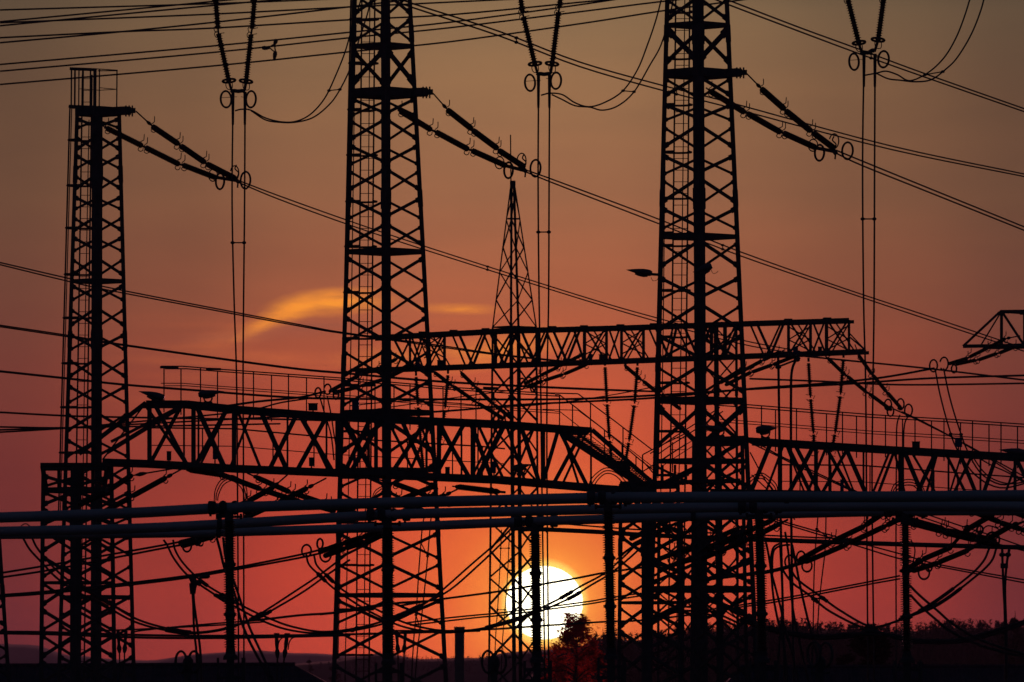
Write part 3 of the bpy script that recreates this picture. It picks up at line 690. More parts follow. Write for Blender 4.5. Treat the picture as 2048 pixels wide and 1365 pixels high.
TG = 'strain insulator strings on the three tall towers'
for nm, D, up_, lo_, rg, yk in (
    ('left', D1, [(272, 223), (306, 254), (356, 288), (363, 293), (409, 325), (415, 329), (470, 357)], [(200, 249), (214, 257), (284, 292), (292, 296), (358, 329), (367, 331), (432, 356)],
     [(426, 351, 12, .75, .02), (440, 363, 16, .55, .034), (469, 347, 15, .6, .02, 20, 320), (491, 361, 17, .6, .032)], ((425, 354), (476, 362), (465, 352), (478, 366))),
    ('middle', D2, [(866, 187), (896, 221), (943, 258), (947, 262), (994, 297), (999, 302), (1048, 334)], [(788, 212), (801, 223), (862, 260), (873, 265), (936, 299), (945, 302), (1012, 332)],
     [(999, 326, 12, .75, .02), (1017, 341, 16, .55, .034), (1043, 322, 15, .6, .02, 20, 320), (1071, 337, 17, .6, .032)], ((1008, 331), (1050, 342), (1040, 330), (1053, 345))),
    ('right', D3, [(1494, 148), (1524, 179), (1568, 218), (1573, 223), (1621, 262), (1628, 267), (1668, 297)], [(1412, 176), (1421, 183), (1489, 225), (1496, 228), (1561, 265), (1568, 267), (1632, 296)],
     [(1626, 291, 12, .75, .02), (1639, 306, 16, .55, .034), (1668, 283, 15, .6, .02, 20, 320), (1695, 302, 17, .6, .032)], ((1625, 295), (1672, 304), (1660, 293), (1673, 309)))):
    a = strain('upper of the two insulator strings hanging from the %s tall tower arm' % nm, up_, D - .4, D + 3, .102, .074, rings=(rg[2], rg[3]) and [tuple([r[0], r[1], D + 3] + list(r[2:])) for r in rg[2:]], group=TG)
    c = strain('lower of the two insulator strings hanging from the %s tall tower' % nm, lo_, D + .8, D + 3, .102, .074, rings=[tuple([r[0], r[1], D + 3] + list(r[2:])) for r in rg[:2]], group=TG)
    b = MB(); b.bar(P(yk[0][0], yk[0][1], D + 3), P(yk[1][0], yk[1][1], D + 3), .12, .1); b.bar(P(yk[2][0], yk[2][1], D + 3), P(yk[3][0], yk[3][1], D + 3), .2, .12)
    b.bar(P(yk[3][0] - 2, yk[3][1], D + 3), P(yk[3][0] - 3, yk[3][1] + 10, D + 3), .05); b.tube(smooth_pts([P(yk[3][0] - 6 + q[0], yk[3][1] + q[1], D + 2.9) for q in ((2, -10), (5, -20), (-2, -28), (1, -36))], 4), .022, 5)
    b.build('yoke', CAST, a)

# V suspension sets along the top
def vset(nm, Lp, Rp, yk, rgs, D, sp):
    t = thing('suspension_insulator', 'V-shaped pair of ribbed insulators with two rings at the top %s' % nm, 'insulator', P(yk[0], yk[1], D), 'V insulator sets along the top edge')
    for pts in (Lp, Rp):
        for p, q in zip(pts[::2], pts[1::2]):
            rod(P(p[0], p[1], D), P(q[0], q[1], D), .112, .064, .078, 10).build('insulator_rod', PORC, t)
        b = MB()
        for p, q in zip(pts[1::2], pts[2::2]): b.tube([P(*p, D), P(*q, D)], .03, 6)
        e = pts[-1]; b.tube([P(*e, D), P(yk[0] + (-13 if pts is Lp else 13), yk[1] - 2, D)], .045, 6); b.build('link', CAST, t)
        s_ = -1 if pts is Lp else 1
        b = MB(); b.torus(P(e[0], e[1] - 2, D), (.12 * s_, .2, 1), m(13, D), .034, 20, 6, 0, 360); b.build('corona_ring', CAST, t)
        b = MB(); b.tube(smooth_pts([P(e[0] + q[0], e[1] + q[1], D) for q in ((-6, 0), (-6, 9), (-2, 15), (5, 15), (7, 9), (6, 0))], 3), .013, 4); b.build('arcing_horn', CAST, t)
        for p in pts[1:-1]:
            b = MB(); b.tube(smooth_pts([P(p[0] + q[0], p[1] + q[1], D) for q in ((-4, -6), (-8, 0), (-5, 7), (-1, 6))], 3), .013, 4); b.tube([P(p[0], p[1], D), P(p[0] + 12, p[1] - 2, D)], .012, 4); b.build('arcing_horn', CAST, t)
    b = MB(); b.tube(smooth_pts([P(yk[0] - 14, yk[1] + 3, D), P(yk[0] - 9, yk[1] - 1, D), P(yk[0], yk[1], D), P(yk[0] + 9, yk[1] - 1 + sp, D), P(yk[0] + 14, yk[1] + 1 + sp, D)], 4), .058, 8); b.build('yoke', CAST, t)
    for i, (x, y) in enumerate(rgs):
        ring(t, x, y, D, 16.5, .62, .032, sg=1 if i else -1)
        b = MB(); b.tube([P(x - 9, y - 3, D), P(x + (22 if i == 0 else -20), y - 5, D)], .008, 4); b.build('ring_stay', CAST, t)
vset('left', [(425, -60), (429, -8), (431, -4), (436, 58), (437, 68), (458, 164)], [(516, -60), (510, -2), (509, 0), (504, 58), (502, 70), (492, 165)], (476, 183), [(452, 199), (502, 199)], 250, 0)
vset('centre', [(1036, -40), (1045, 24), (1047, 34), (1070, 130)], [(1124, -40), (1119, 15), (1117, 25), (1104, 130)], (1088, 149), [(1060, 166), (1112, 162)], 244, 0)
vset('right', [(1684, -60), (1694, -8), (1696, 0), (1718, 88)], [(1770, -60), (1768, -6), (1767, 0), (1756, 82)], (1736, 106), [(1708, 124), (1767, 119)], 238, -4)

# ------------------------------------------------------------------ conductors
def wire(label, pts, r=.02, group=None, cat='cable', name='cable', k=5, n=5):
    r *= 1.18
    Q = [P(*p) for p in pts]; b = MB(); b.tube(smooth_pts(Q, n), r, k)
    return tag(b.build(name, WIRE, smooth=True), label, cat, group)
def bundle(label, lines, r=.02, group=None, spacers=(), cat='cable', name='twin_cable', k=5, n=5, clamps=(), sleeve=()):
    r *= 1.15
    t = thing(name, label, cat, P(*lines[0][0]), group); S_ = []
    for ln in lines:
        Q = smooth_pts([P(*p) for p in ln], n); S_.append(Q); b = MB(); b.tube(Q, r, k); b.build('conductor', WIRE, t, smooth=True)
    for u in spacers:
        b = MB(); pp = [Q[min(len(Q) - 1, int(u * (len(Q) - 1)))] for Q in S_]
        for p, q in zip(pp, pp[1:]): b.tube([p, q], r * .75, 5)
        for p in pp: b.lathe(p - Vector((r * 2.2, 0, 0)), p + Vector((r * 2.2, 0, 0)), [(0, r), (.3, r * 1.9), (.7, r * 1.9), (1, r)], 6)
        b.build('spacer', CAST, t)
    for u0, u1 in sleeve:
        b = MB()
        for Q in S_:
            i0, i1 = int(u0 * (len(Q) - 1)), max(int(u0 * (len(Q) - 1)) + 1, int(u1 * (len(Q) - 1))); b.tube(Q[i0:i1 + 1], r * 1.8, 6)
        b.build('compression_sleeve', CAST, t)
    return t
def off(pts, dx, dy, dD=0): return [(p[0] + dx, p[1] + dy, p[2] + dD) for p in pts]

DG = 'long twin lines falling to the right'
bundle('twin line falling from the left tower strings past the spire to the beam', [[(478, 362, 265), (560, 393, 275), (700, 443, 285), (855, 495, 290), (1160, 592, 300), (1312, 636, 303), (1480, 680, 306), (1600, 703, 308)],
    [(478, 366, 265), (560, 400, 275), (700, 451, 285), (855, 502, 290), (1160, 598, 300), (1312, 643, 303), (1480, 688, 306), (1600, 709, 308)]], .021, DG, (.5,))
bundle('twin line falling from the middle tower strings behind the right tower to the gantry nose', [[(1053, 341, 257), (1120, 365, 262), (1320, 440, 275), (1480, 504, 285), (1690, 578, 295), (1860, 634, 300), (2048, 697, 303)],
    [(1053, 345, 257), (1120, 372, 262), (1320, 449, 275), (1480, 512, 285), (1690, 584, 295), (1860, 641, 300), (2048, 703, 303)]], .022, DG, (.48,))
bundle('twin line falling from the right tower strings off the right edge', [[(1672, 301, 250), (1725, 323, 254), (1860, 378, 262), (2060, 459, 272)], [(1672, 307, 250), (1725, 332, 254), (1860, 386, 262), (2060, 466, 272)]], .023, DG)
bundle('twin line from behind the middle tower top passing below the centre rings', [[(760, -16, 235), (829, 9, 240), (1000, 64, 250), (1160, 125, 262), (1327, 172, 275), (1465, 207, 285), (1780, 292, 300), (2060, 351, 312)],
    [(760, -8, 235), (829, 17, 240), (1000, 73, 250), (1160, 134, 262), (1327, 182, 275), (1465, 217, 285), (1780, 299, 300), (2060, 356, 312)]], .024, DG, (.34, .62))
bundle('twin line from behind the right tower top past the right rings to the right edge', [[(1380, -30, 250), (1457, 1, 255), (1600, 56, 265), (1718, 99, 272), (1850, 148, 280), (2060, 222, 290)],
    [(1380, -21, 250), (1457, 10, 255), (1600, 64, 265), (1718, 108, 272), (1850, 155, 280), (2060, 228, 290)]], .024, DG, (.66,))
# upper left fan of single lines
UG = 'slack lines crossing the upper left sky'
for i, (lab, ys) in enumerate((
    ('topmost gently rising line at the upper left', [(0, 20.5), (420, 8), (700, -3)]),
    ('second line of the upper left fan starting above the crossing', [(0, 44), (420, 4), (600, -14)]),
    ('flat line of the upper left that meets the rising ones at the edge', [(0, 46), (150, 40), (420, 29), (700, 14.5), (1000, 0), (1160, -8)]),
    ('rising line of the upper left just under the topmost crossing', [(0, 52), (420, 12), (700, -13)]),
    ('flat line at the upper left leading to the middle tower above its first hoop', [(0, 76), (240, 64), (420, 57), (700, 40), (900, 30), (1160, 5), (1240, -2)]),
    ('rising line crossing the flat one at the upper left', [(0, 86), (200, 68), (420, 46), (700, 14), (860, -6)]))):
    wire(lab, [(x, y, 330 + x * .01 - i * 3) for x, y in ys], .03, UG)
t = thing('triple_cable', 'three parallel sagging lines held by a triangular spacer at the upper left', 'cable', P(0, 150, 330), None)
for ys in ([(0, 129.5), (420, 93), (700, 65), (900, 45), (1160, 10), (1300, -12)], [(0, 143), (420, 106), (700, 76), (900, 56), (1160, 24), (1320, 4), (1500, -16)], [(0, 169.5), (420, 133), (700, 104), (900, 84), (1160, 48), (1320, 23), (1500, -2)]):
    b = MB(); b.tube(smooth_pts([P(x, y, 320) for x, y in ys], 5), .034, 5); b.build('conductor', WIRE, t, smooth=True)
b = MB()
for a, c in (((538, 95), (551, 106)), ((551, 106), (549, 88)), ((549, 88), (538, 95))): b.tube([P(a[0], a[1], 319.9), P(c[0], c[1], 319.9)], .028, 6)
for a, c in (((524, 96), (540, 97)), ((553, 79), (548, 92)), ((551, 103), (548, 122))): b.lathe(P(a[0], a[1], 319.9), P(c[0], c[1], 319.9), [(0, .06), (.3, .085), (.6, .07), (1, .03)], 8)
b.build('spacer', CAST, t)

LGp = 'lines entering from the left edge'
bundle('upper twin line entering at the left edge and crossing the long cloud', [[(-20, 521, 262), (140, 558, 266), (248, 582, 268), (600, 650, 276), (690, 666, 280), (870, 690, 284), (1000, 709, 286), (1160, 726, 288)], [(-20, 525, 262), (140, 564, 266), (248, 587, 268), (600, 653, 276), (690, 668, 280), (870, 693, 284), (1000, 711, 286), (1160, 727, 288)]], .021, LGp)
bundle('second twin line entering at the left edge below the cloud line', [[(-20, 648, 262), (135, 671, 264), (250, 690, 268), (560, 733, 276), (690, 746, 280), (900, 764, 284), (1160, 777, 288), (1310, 783, 290)], [(-20, 651, 262), (135, 674, 264), (250, 692, 268), (560, 735, 276), (690, 748, 280), (900, 766, 284), (1160, 779, 288), (1310, 784, 290)]], .021, LGp)
wire('single line entering at the left edge halfway down', [(-20, 741, 264), (130, 757, 266), (250, 770, 270), (390, 781, 274), (560, 794, 278), (690, 798, 282), (1000, 799.5, 288), (1160, 798, 290), (1310, 791, 292), (1500, 779, 296), (1700, 768, 300), (1860, 757, 303), (2060, 751, 306)], .034, LGp)
wire('fourth line entering at the left edge just above the low gantry beam', [(-20, 824, 264), (130, 832, 266), (250, 835, 270), (420, 838, 275), (560, 839, 278), (660, 842, 282)], .028, LGp)
bundle('fifth lines entering at the left edge and joining at the beam', [[(-20, 854, 264), (130, 856, 266), (250, 850, 270), (480, 838, 278), (560, 834, 280)], [(-20, 866, 262), (130, 857, 266), (250, 846, 270), (480, 824, 278), (560, 806, 282), (620, 797, 285)], [(-20, 861, 262), (130, 856, 266), (300, 853, 270), (560, 848, 280)]], .026, LGp)
wire('line from the gantry nose strings curving down behind the right tower', [(1868, 737, 285), (1760, 756, 288), (1640, 768, 292), (1500, 778, 296), (1310, 796, 300), (1160, 804, 302), (1040, 810, 303), (900, 822, 304), (760, 830, 305)], .034, 'lines behind the far beam')
wire('line sagging from the far beam to the right edge', [(1600, 712, 298), (1700, 722, 300), (1860, 738, 304), (2060, 762, 308)], .03, 'lines behind the far beam')
wire('nearly level line passing below the far beam right end', [(1500, 758, 296), (1640, 763, 300), (1760, 769, 302), (1860, 770, 304), (2060, 767, 308)], .03, 'lines behind the far beam')
wire('short line rising from the left lamp beam to the ringed string', [(455, 812, 240), (520, 803, 245), (600, 795, 252), (650, 783, 256)], .03, 'lines behind the far beam')
bundle('two thin lines sagging behind the middle of the railing', [[(700, 812, 300), (800, 803, 300), (900, 806, 300), (1000, 814, 300), (1100, 808, 300), (1220, 791, 300), (1320, 772, 300)], [(700, 826, 302), (800, 812, 300), (900, 797, 300), (1000, 784, 300), (1060, 776, 300)]], .018, 'lines behind the far beam')

# vertical droppers
def dropper(nm, xa, xb, D, ysp, y0=184, y1=1500):
    t_ = bundle('long twin dropper hanging from the %s V insulator set' % nm, [[(x[0], y0, D), (x[1], y0 + 220, D), (x[2], 600, D), (x[3], 760, D), (x[4], 1000, D + 1), (x[5], y1, D + 2)] for x in (xa, xb)], .024, 'twin droppers under the V sets', (ysp,))
    for x in (xa, xb):
        b = MB(); b.tube([P(x[0], y0, D), P(x[0] - .3, y0 + 66, D)], .042, 8, radii=[.05, .036]); b.build('clamp_sleeve', CAST, t_)
dropper('left', (466, 464, 468, 473, 475, 478), (490, 489, 487, 486, 487, 488), 250, .305)
dropper('centre', (1077, 1076, 1078, 1081, 1084, 1092), (1099, 1098, 1097, 1094, 1094, 1099), 244, .305, 150)
dropper('right', (1728, 1725, 1727, 1731, 1733, 1737), (1750, 1749, 1748, 1746, 1744, 1750), 238, .305, 108)
b = MB()
# slack side jumpers of the V sets
bundle('slack twin jumper curving from the left rings up to the middle tower', [[(470, 222, 250), (484, 219, 250), (502, 221, 250), (530, 236, 250.5), (562, 244, 251), (592, 243, 251), (622, 228, 251.5), (650, 196, 252), (672, 150, 252.5), (690, 105, 253), (703, 60, 254), (722, 0, 255), (730, -30, 255)],
    [(502, 222, 250.2), (530, 240, 250.4), (558, 245, 250.6), (590, 245, 251), (625, 236, 251), (655, 213, 251.5), (676, 186, 252), (700, 138, 252.5), (718, 80, 253.5), (737, 20, 254.5), (745, -30, 255)]], .021, 'slack jumpers beside the V sets', (.62,), n=6)
bundle('slack twin jumper curving from the centre rings up to the right tower', [[(1082, 191, 244), (1100, 187, 244), (1125, 190, 244.5), (1150, 206, 245), (1178, 214, 245), (1210, 205, 245), (1246, 182, 245.5), (1275, 140, 246), (1295, 90, 246.5), (1312, 40, 247), (1325, -10, 247.5)],
    [(1104, 190, 244), (1125, 200, 244.4), (1150, 212, 244.7), (1180, 215, 245), (1205, 221, 245), (1236, 212, 245.4), (1268, 184, 246), (1300, 130, 246.5), (1322, 90, 247), (1340, 30, 247.6), (1350, -20, 248)]], .021, 'slack jumpers beside the V sets', (.6,), n=6)
bundle('slack twin jumper curving from the right rings out of the top edge', [[(1730, 151, 238), (1752, 147, 238), (1772, 143, 238.4), (1795, 150, 238.7), (1820, 162, 239), (1856, 146, 239), (1888, 116, 239.5), (1912, 76, 240), (1930, 30, 240.5), (1945, -20, 241)],
    [(1754, 148, 238), (1776, 158, 238.3), (1800, 161, 238.5), (1830, 164, 238.8), (1862, 160, 239), (1890, 140, 239.4), (1914, 116, 240), (1942, 70, 240.4), (1962, 20, 240.8), (1972, -20, 241)]], .021, 'slack jumpers beside the V sets', (.55,), n=6)

# ------------------------------------------------------------------ strings around the far and near beams
BG = 'insulator strings on the gantry beams'
def duo(lab, A, B, D0, D1, **k):
    strain(lab + ', upper one', A, D0, D1, group=BG, **k); strain(lab + ', lower one', B, D0 - .4, D1 - .4, group=BG, **k)
s8 = dict(ro=.07, rc=.05, hs=.7)
duo('string pair dropping right from the right end of the far beam', [(1710, 690), (1718, 712), (1743, 748), (1747, 752), (1772, 783), (1776, 787), (1802, 817)], [(1650, 712), (1658, 719), (1690, 750), (1696, 754), (1732, 784), (1740, 789), (1782, 820)], 290, 286, **s8)
duo('string pair rising from the spire mast to the far beam', [(1168, 706), (1160, 712), (1120, 732), (1115, 735), (1082, 751), (1076, 754), (1050, 768)], [(1186, 724), (1172, 730), (1130, 748), (1124, 750), (1090, 761), (1084, 763), (1056, 773)], 290, 293, **s8)
duo('string pair rising from the middle tower to the far beam', [(800, 715), (790, 720), (762, 734), (756, 737), (722, 750), (716, 752), (660, 783)], [(840, 722), (820, 734), (776, 756), (768, 759), (724, 772), (718, 774), (668, 786)], 290, 270, **s8)
duo('string pair rising from the right tower to the far beam', [(1570, 700), (1556, 706), (1528, 720), (1522, 723), (1490, 740), (1484, 743), (1440, 766)], [(1604, 708), (1590, 713), (1548, 729), (1542, 731), (1506, 744), (1500, 746), (1452, 770)], 290, 280, **s8)
duo('string pair rising to the gantry nose at the right edge', [(2040, 672), (2010, 678), (1980, 694), (1974, 697), (1940, 714), (1934, 717), (1898, 728)], [(2060, 690), (2030, 694), (2000, 706), (1992, 708), (1958, 720), (1950, 721), (1912, 729)], 284, 286, **s8)
duo('string pair falling right from the far beam to the spire mast', [(920, 742), (924, 748), (948, 772), (954, 777), (984, 806), (990, 811), (1024, 838)], [(848, 734), (870, 746), (902, 770), (908, 774), (950, 803), (958, 808), (1004, 836)], 290, 280, **s8)
strain('single string falling right from the far beam to the right tower', [(1246, 722), (1252, 734), (1280, 758), (1288, 764), (1318, 788), (1326, 793), (1360, 818)], 290, 284, group=BG, **s8)
def rings(lab, lst, D): 
    t = thing('grading_rings', lab, 'ring fitting', P(lst[0][0], lst[0][1], D), 'ring fittings at string ends')
    for r_ in lst: ring(t, r_[0], r_[1], D, r_[2], r_[3] if len(r_) > 3 else .6, .03, *(r_[4:6] if len(r_) > 5 else ()))
rings('rings at the string end right of the far beam', [(1776, 810, 11), (1781, 823, 10), (1801, 809, 11, .6, 20, 320), (1817, 821, 12)], 286)
rings('rings at the string end of the gantry nose', [(1867, 732, 12), (1888, 728, 13, .6, 20, 320), (1908, 738, 8)], 286)
rings('rings left of the middle tower above the railing', [(636, 786, 10), (655, 779, 10, .7, 20, 320), (672, 790, 9)], 268)
rings('rings beside the spire mast below the far beam', [(1044, 768, 11), (1058, 764, 9, .7, 20, 320), (1066, 776, 8)], 293)
rings('rings at the spire mast foot of the falling strings', [(1002, 832, 10), (1016, 836, 10), (1000, 846, 9)], 280)
bundle('twin conductor from the rings right of the far beam to the right edge', [[(1786, 818, 286), (1830, 838, 288), (1914, 880, 292), (1975, 913, 295), (2060, 960, 298)], [(1804, 824, 286), (1850, 846, 288), (1914, 880.5, 292), (1990, 925, 295), (2060, 970, 298)]], .024, 'lines behind the far beam')
bundle('twin dropper curving down from the gantry nose rings', [[(1870, 738, 286), (1880, 790, 286), (1896, 850, 286), (1912, 895, 287), (1950, 950, 288), (2000, 976, 288), (2060, 965, 288)], [(1887, 737, 286), (1898, 790, 286), (1914, 845, 286), (1936, 905, 287), (1965, 950, 288), (2010, 970, 288), (2060, 948, 288)]], .026, 'droppers behind the beams', (.42,))
bundle('looped twin dropper below the rings right of the far beam', [[(1800, 830, 286), (1794, 850, 286), (1793, 900, 286), (1792, 1100, 287), (1793, 1500, 288)], [(1818, 830, 286), (1809, 850, 286), (1807, 900, 286), (1807, 985, 287)]], .024, 'droppers behind the beams')
bundle('twin dropper leaving the rings left of the middle tower', [[(640, 796, 268), (650, 830, 268), (662, 870, 268), (668, 920, 269)], [(654, 792, 268), (662, 830, 268), (668, 870, 268), (680, 935, 269)]], .022, 'droppers behind the beams')
bundle('stiff twin pipe hanging from the far beam between the two towers on the right', [[(1556, 712, 290), (1557, 760, 290), (1559, 900, 290), (1562, 1080, 291), (1566, 1240, 291), (1572, 1500, 292)], [(1600, 716, 290), (1590, 724, 290), (1583, 748, 290), (1582, 800, 290), (1582, 900, 290), (1583, 1080, 291), (1590, 1500, 292)]], .042, 'droppers behind the beams', (.12,))
# ribbed droppers under the far beam
def hang(lab, pts, D):
    t = thing('suspension_insulator', lab, 'insulator', P(*pts[0], D), 'slim ribbed insulators hanging from the far beam')
    b = MB(); b.tube([P(pts[0][0], pts[0][1] - 8, D), P(*pts[0], D)], .04, 6); b.build('link', CAST, t)
    for p, q in zip(pts, pts[1:]):
        rod(P(*lerp2(p, q, .04), D), P(*lerp2(p, q, .93), D), .098, .045, .075, 8).build('insulator_rod', PORC, t)
        b = MB(); e = lerp2(p, q, .95); b.tube([P(*lerp2(p, q, .9), D), P(*q, D)], .03, 6)
        for (dx0, dy0, dx1, dy1) in ((-9, -3, 6, 0), (-6, 8, 7, 10), (-8, 6, -4, 10), (6, 6, 9, -1)): b.tube([P(e[0] + dx0, e[1] + dy0, D), P(e[0] + dx1, e[1] + dy1, D)], .012, 4)
        b.build('arcing_horn', CAST, t)
for i, (lab, pts) in enumerate((('ribbed insulator under the far beam just right of the middle tower leg', [(832, 752), (836, 812), (842, 893), (848, 948)]), ('leaning ribbed insulator right of the one by the middle tower leg', [(896, 748), (890, 818), (880, 884), (870, 950)]),
    ('ribbed insulator hanging left of the right tower over the stairs', [(1210, 732), (1214, 806), (1219, 880), (1224, 930)]), ('leaning ribbed insulator hanging just left of the right tower', [(1275, 732), (1269, 808), (1258, 884), (1250, 930)]),
    ('ribbed insulator near the right end of the far beam', [(1617, 724), (1621, 796), (1627, 868), (1629, 905)]), ('leaning ribbed insulator at the right end of the far beam', [(1687, 716), (1681, 790), (1670, 868), (1663, 905)]))):
    hang(lab, pts, 288)

# strings under the near beam
NG_ = 'insulator strings under the near beam'
n10 = dict(ro=.078, rc=.056, hs=.9, group=NG_)
strain('string falling left from the near beam with a hooked horn', [(368, 936), (330, 957), (266, 992), (256, 998), (205, 1026)], 222, 215, **n10)
strain('string falling left close behind the left tower right leg', [(345, 938), (262, 952), (216, 982), (208, 986), (160, 1010)], 224, 217, **n10)
strain('string falling right from the near beam, left one of the crossing pair', [(425, 940), (444, 950), (520, 978), (530, 982), (600, 1004), (610, 1006), (668, 1022)], 222, 215, **n10)
strain('string falling right from the near beam, right one of the crossing pair', [(495, 947), (515, 956), (578, 984), (588, 987), (650, 1008), (660, 1012), (720, 1030)], 222, 216, **n10)
strain('string falling left from the near beam across the pair', [(575, 950), (545, 976), (498, 1002), (490, 1006), (440, 1030)], 222, 214, **n10)
strain('string falling left from the near beam just left of the middle tower', [(652, 957), (612, 978), (560, 1004), (552, 1008), (490, 1036)], 222, 214, **n10)
strain('string falling left from the near beam right of the middle tower', [(925, 974), (888, 992), (832, 1014), (824, 1018), (770, 1040)], 222, 214, **n10)
strain('string crossing inside the middle tower under the near beam', [(730, 953), (790, 968), (850, 990), (858, 993), (900, 1010)], 222, 215, **n10)
strain('string joining the tower foot strings under the near beam', [(845, 960), (870, 972), (800, 1000), (790, 1004), (742, 1030)], 223, 216, **n10)
# strings of the lower right
R2g = 'insulator strings below the busbars'
r8 = dict(ro=.082, rc=.06, hs=1.0, group=R2g, lk=.03)
duo2 = lambda lab, A, B, D0, D1: (strain(lab + ', upper one', A, D0, D1, **r8), strain(lab + ', lower one', B, D0 - .4, D1 - .4, **r8))
duo2('long string pair rising right behind the second right post', [(1800, 1010), (1765, 1028), (1732, 1050), (1726, 1054), (1668, 1082), (1660, 1086), (1600, 1120)], [(1835, 1018), (1796, 1040), (1776, 1050), (1768, 1054), (1700, 1086), (1692, 1090), (1612, 1124)], 226, 240)
duo2('long string pair rising right toward the bottom right corner edge', [(2020, 1010), (1985, 1030), (1930, 1062), (1900, 1096), (1848, 1118), (1842, 1122), (1818, 1136)], [(2060, 1040), (2022, 1052), (1980, 1076), (1934, 1102), (1880, 1124), (1874, 1127), (1826, 1142)], 226, 240)
duo2('string pair falling right from the second right post', [(1790, 1022), (1822, 1040), (1886, 1058), (1894, 1062), (1950, 1072), (1958, 1074), (1990, 1082)], [(1795, 1036), (1826, 1048), (1880, 1062), (1890, 1066), (1948, 1080), (1956, 1082), (1996, 1090)], 226, 232)
duo2('string pair falling right into the lower right corner', [(1925, 1014), (1942, 1022), (1998, 1044), (2004, 1047), (2040, 1058), (2046, 1060), (2090, 1074)], [(2000, 1014), (2016, 1020), (2062, 1038), (2068, 1040), (2090, 1048), (2094, 1050), (2110, 1056)], 226, 232)
duo2('string pair inside the right tower below the busbars', [(1560, 1030), (1542, 1042), (1490, 1066), (1484, 1068), (1440, 1086), (1434, 1088), (1400, 1102)], [(1575, 1040), (1552, 1052), (1500, 1078), (1494, 1080), (1450, 1098), (1444, 1101), (1404, 1118)], 226, 238)
duo2('string pair crossing the right tower lower left bay', [(1396, 1088), (1385, 1093), (1350, 1106), (1346, 1108), (1320, 1118)], [(1396, 1116), (1388, 1118), (1352, 1128), (1348, 1130), (1322, 1140)], 240, 250)
duo2('string pair rising through the middle tower under the busbars', [(780, 1052), (770, 1058), (728, 1074), (722, 1076), (690, 1086), (684, 1088), (640, 1104)], [(790, 1058), (772, 1066), (735, 1082), (728, 1085), (694, 1096), (688, 1098), (650, 1112)], 232, 238)
duo2('string pair showing left of the first post under the busbars', [(430, 1066), (420, 1070), (400, 1076), (396, 1078), (360, 1086)], [(436, 1070), (424, 1074), (404, 1080), (400, 1082), (365, 1092)], 232, 236)
rings('rings left of the middle tower under the busbars', [(613, 1102, 12, .8), (640, 1088, 10, .6), (651, 1110, 14, .8)], 238)
rings('rings under the busbars left of the first post', [(374, 1092, 12, .75), (395, 1084, 7, .8)], 236)
rings('rings at the long string pair left of the second right post', [(1580, 1124, 13, .75), (1602, 1115, 12, .7), (1614, 1132, 12, .8), (1622, 1110, 6, .7)], 240)
rings('rings at the string pair beside the second right post', [(1838, 1126, 9, .7), (1848, 1146, 13, .8), (1858, 1136, 7, .8)], 240)
rings('rings of the falling strings near the right edge', [(1985, 1080, 15, .9), (1960, 1060, 8, .7), (1935, 1058, 6, .7)], 232)
rings('small rings inside the right tower', [(1348, 1118, 13, .9, 180, 360), (1362, 1100, 7, .6)], 250)
rings('pair of standing rings low left above the ribbed roof', [(362, 1324, 21, .55), (388, 1324, 21, .55)], 200)
rings('pair of standing rings low left of the sun', [(976, 1324, 22, .55), (1000, 1324, 22, .55)], 200)
rings('pair of standing rings low right in the dark wood', [(1628, 1308, 24, .5), (1652, 1310, 24, .5)], 200)
for x, lab in ((375, 'dark switch head between the standing rings low left'), (988, 'dark switch head between the standing rings left of the sun'), (1640, 'dark switch head between the standing rings low right')):
    t = thing('disconnector', lab, 'switchgear', ground(P(x, 1450, 200)), 'switch heads between standing rings')
    b = MB(); b.lathe(P(x, 1346, 200), P(x + 2, 1312, 200), [(0, .06), (.15, .1), (.5, .13), (.75, .12), (1, .04)], 10); b.build('contact_head', CAST, t)
    b = MB(); b.tube([ground(P(x, 1450, 200)), P(x, 1346, 200)], .085, 8); b.build('post', STEEL, t)
    b = MB(); b.tube([P(x - 18, 1344, 200), P(x, 1350, 200), P(x + 20, 1344, 200)], .03, 6); b.build('arm', STEEL, t)

# ------------------------------------------------------------------ tubular busbars on post insulators
def busbar(lab, pts, r, seams):
    Q = [P(*p) for p in pts]; t = thing('busbar', lab, 'busbar tube', Q[0], 'tubular busbars across the lower third')
    b = MB(); b.tube(smooth_pts(Q, 5), r, 24); b.build('tube', ALU, t, smooth=True)
    for x, y, D in seams:
        c = P(x, y, D); b = MB(); b.tube([c - Vector((.05, 0, 0)), c + Vector((.05, 0, 0))], r + .018, 24); b.build('joint_band', CAST, t)
B1 = lambda x: 176 - x * .0035
busbar('nearest and topmost of the three thick tubes', [(-30, 1036.5, 176), (250, 1027, 175), (458, 1016, 174), (700, 1008, 173), (1000, 1001, 172), (1216, 996, 171), (1500, 994.5, 170), (1750, 994, 169), (2080, 991, 168)], .112, [(1573, 994.5, 169.8)])
busbar('middle one of the three thick tubes', [(-30, 1064, 184), (250, 1058, 183), (458, 1048, 182), (776, 1030, 181), (1000, 1024, 180), (1216, 1019, 179), (1518, 1014, 178), (1750, 1013, 177), (2080, 1014, 176)], .108, [(439, 1048, 182)])
busbar('farthest and lowest of the three thick tubes', [(-30, 1070, 192), (250, 1068, 191), (480, 1064, 190), (776, 1055, 189), (1000, 1046, 188), (1071, 1043, 187), (1300, 1036, 186), (1500, 1030, 185), (1810, 1023, 184), (2080, 1022, 183)], .104, [(1386, 1032, 185.5), (437, 1066, 190)])

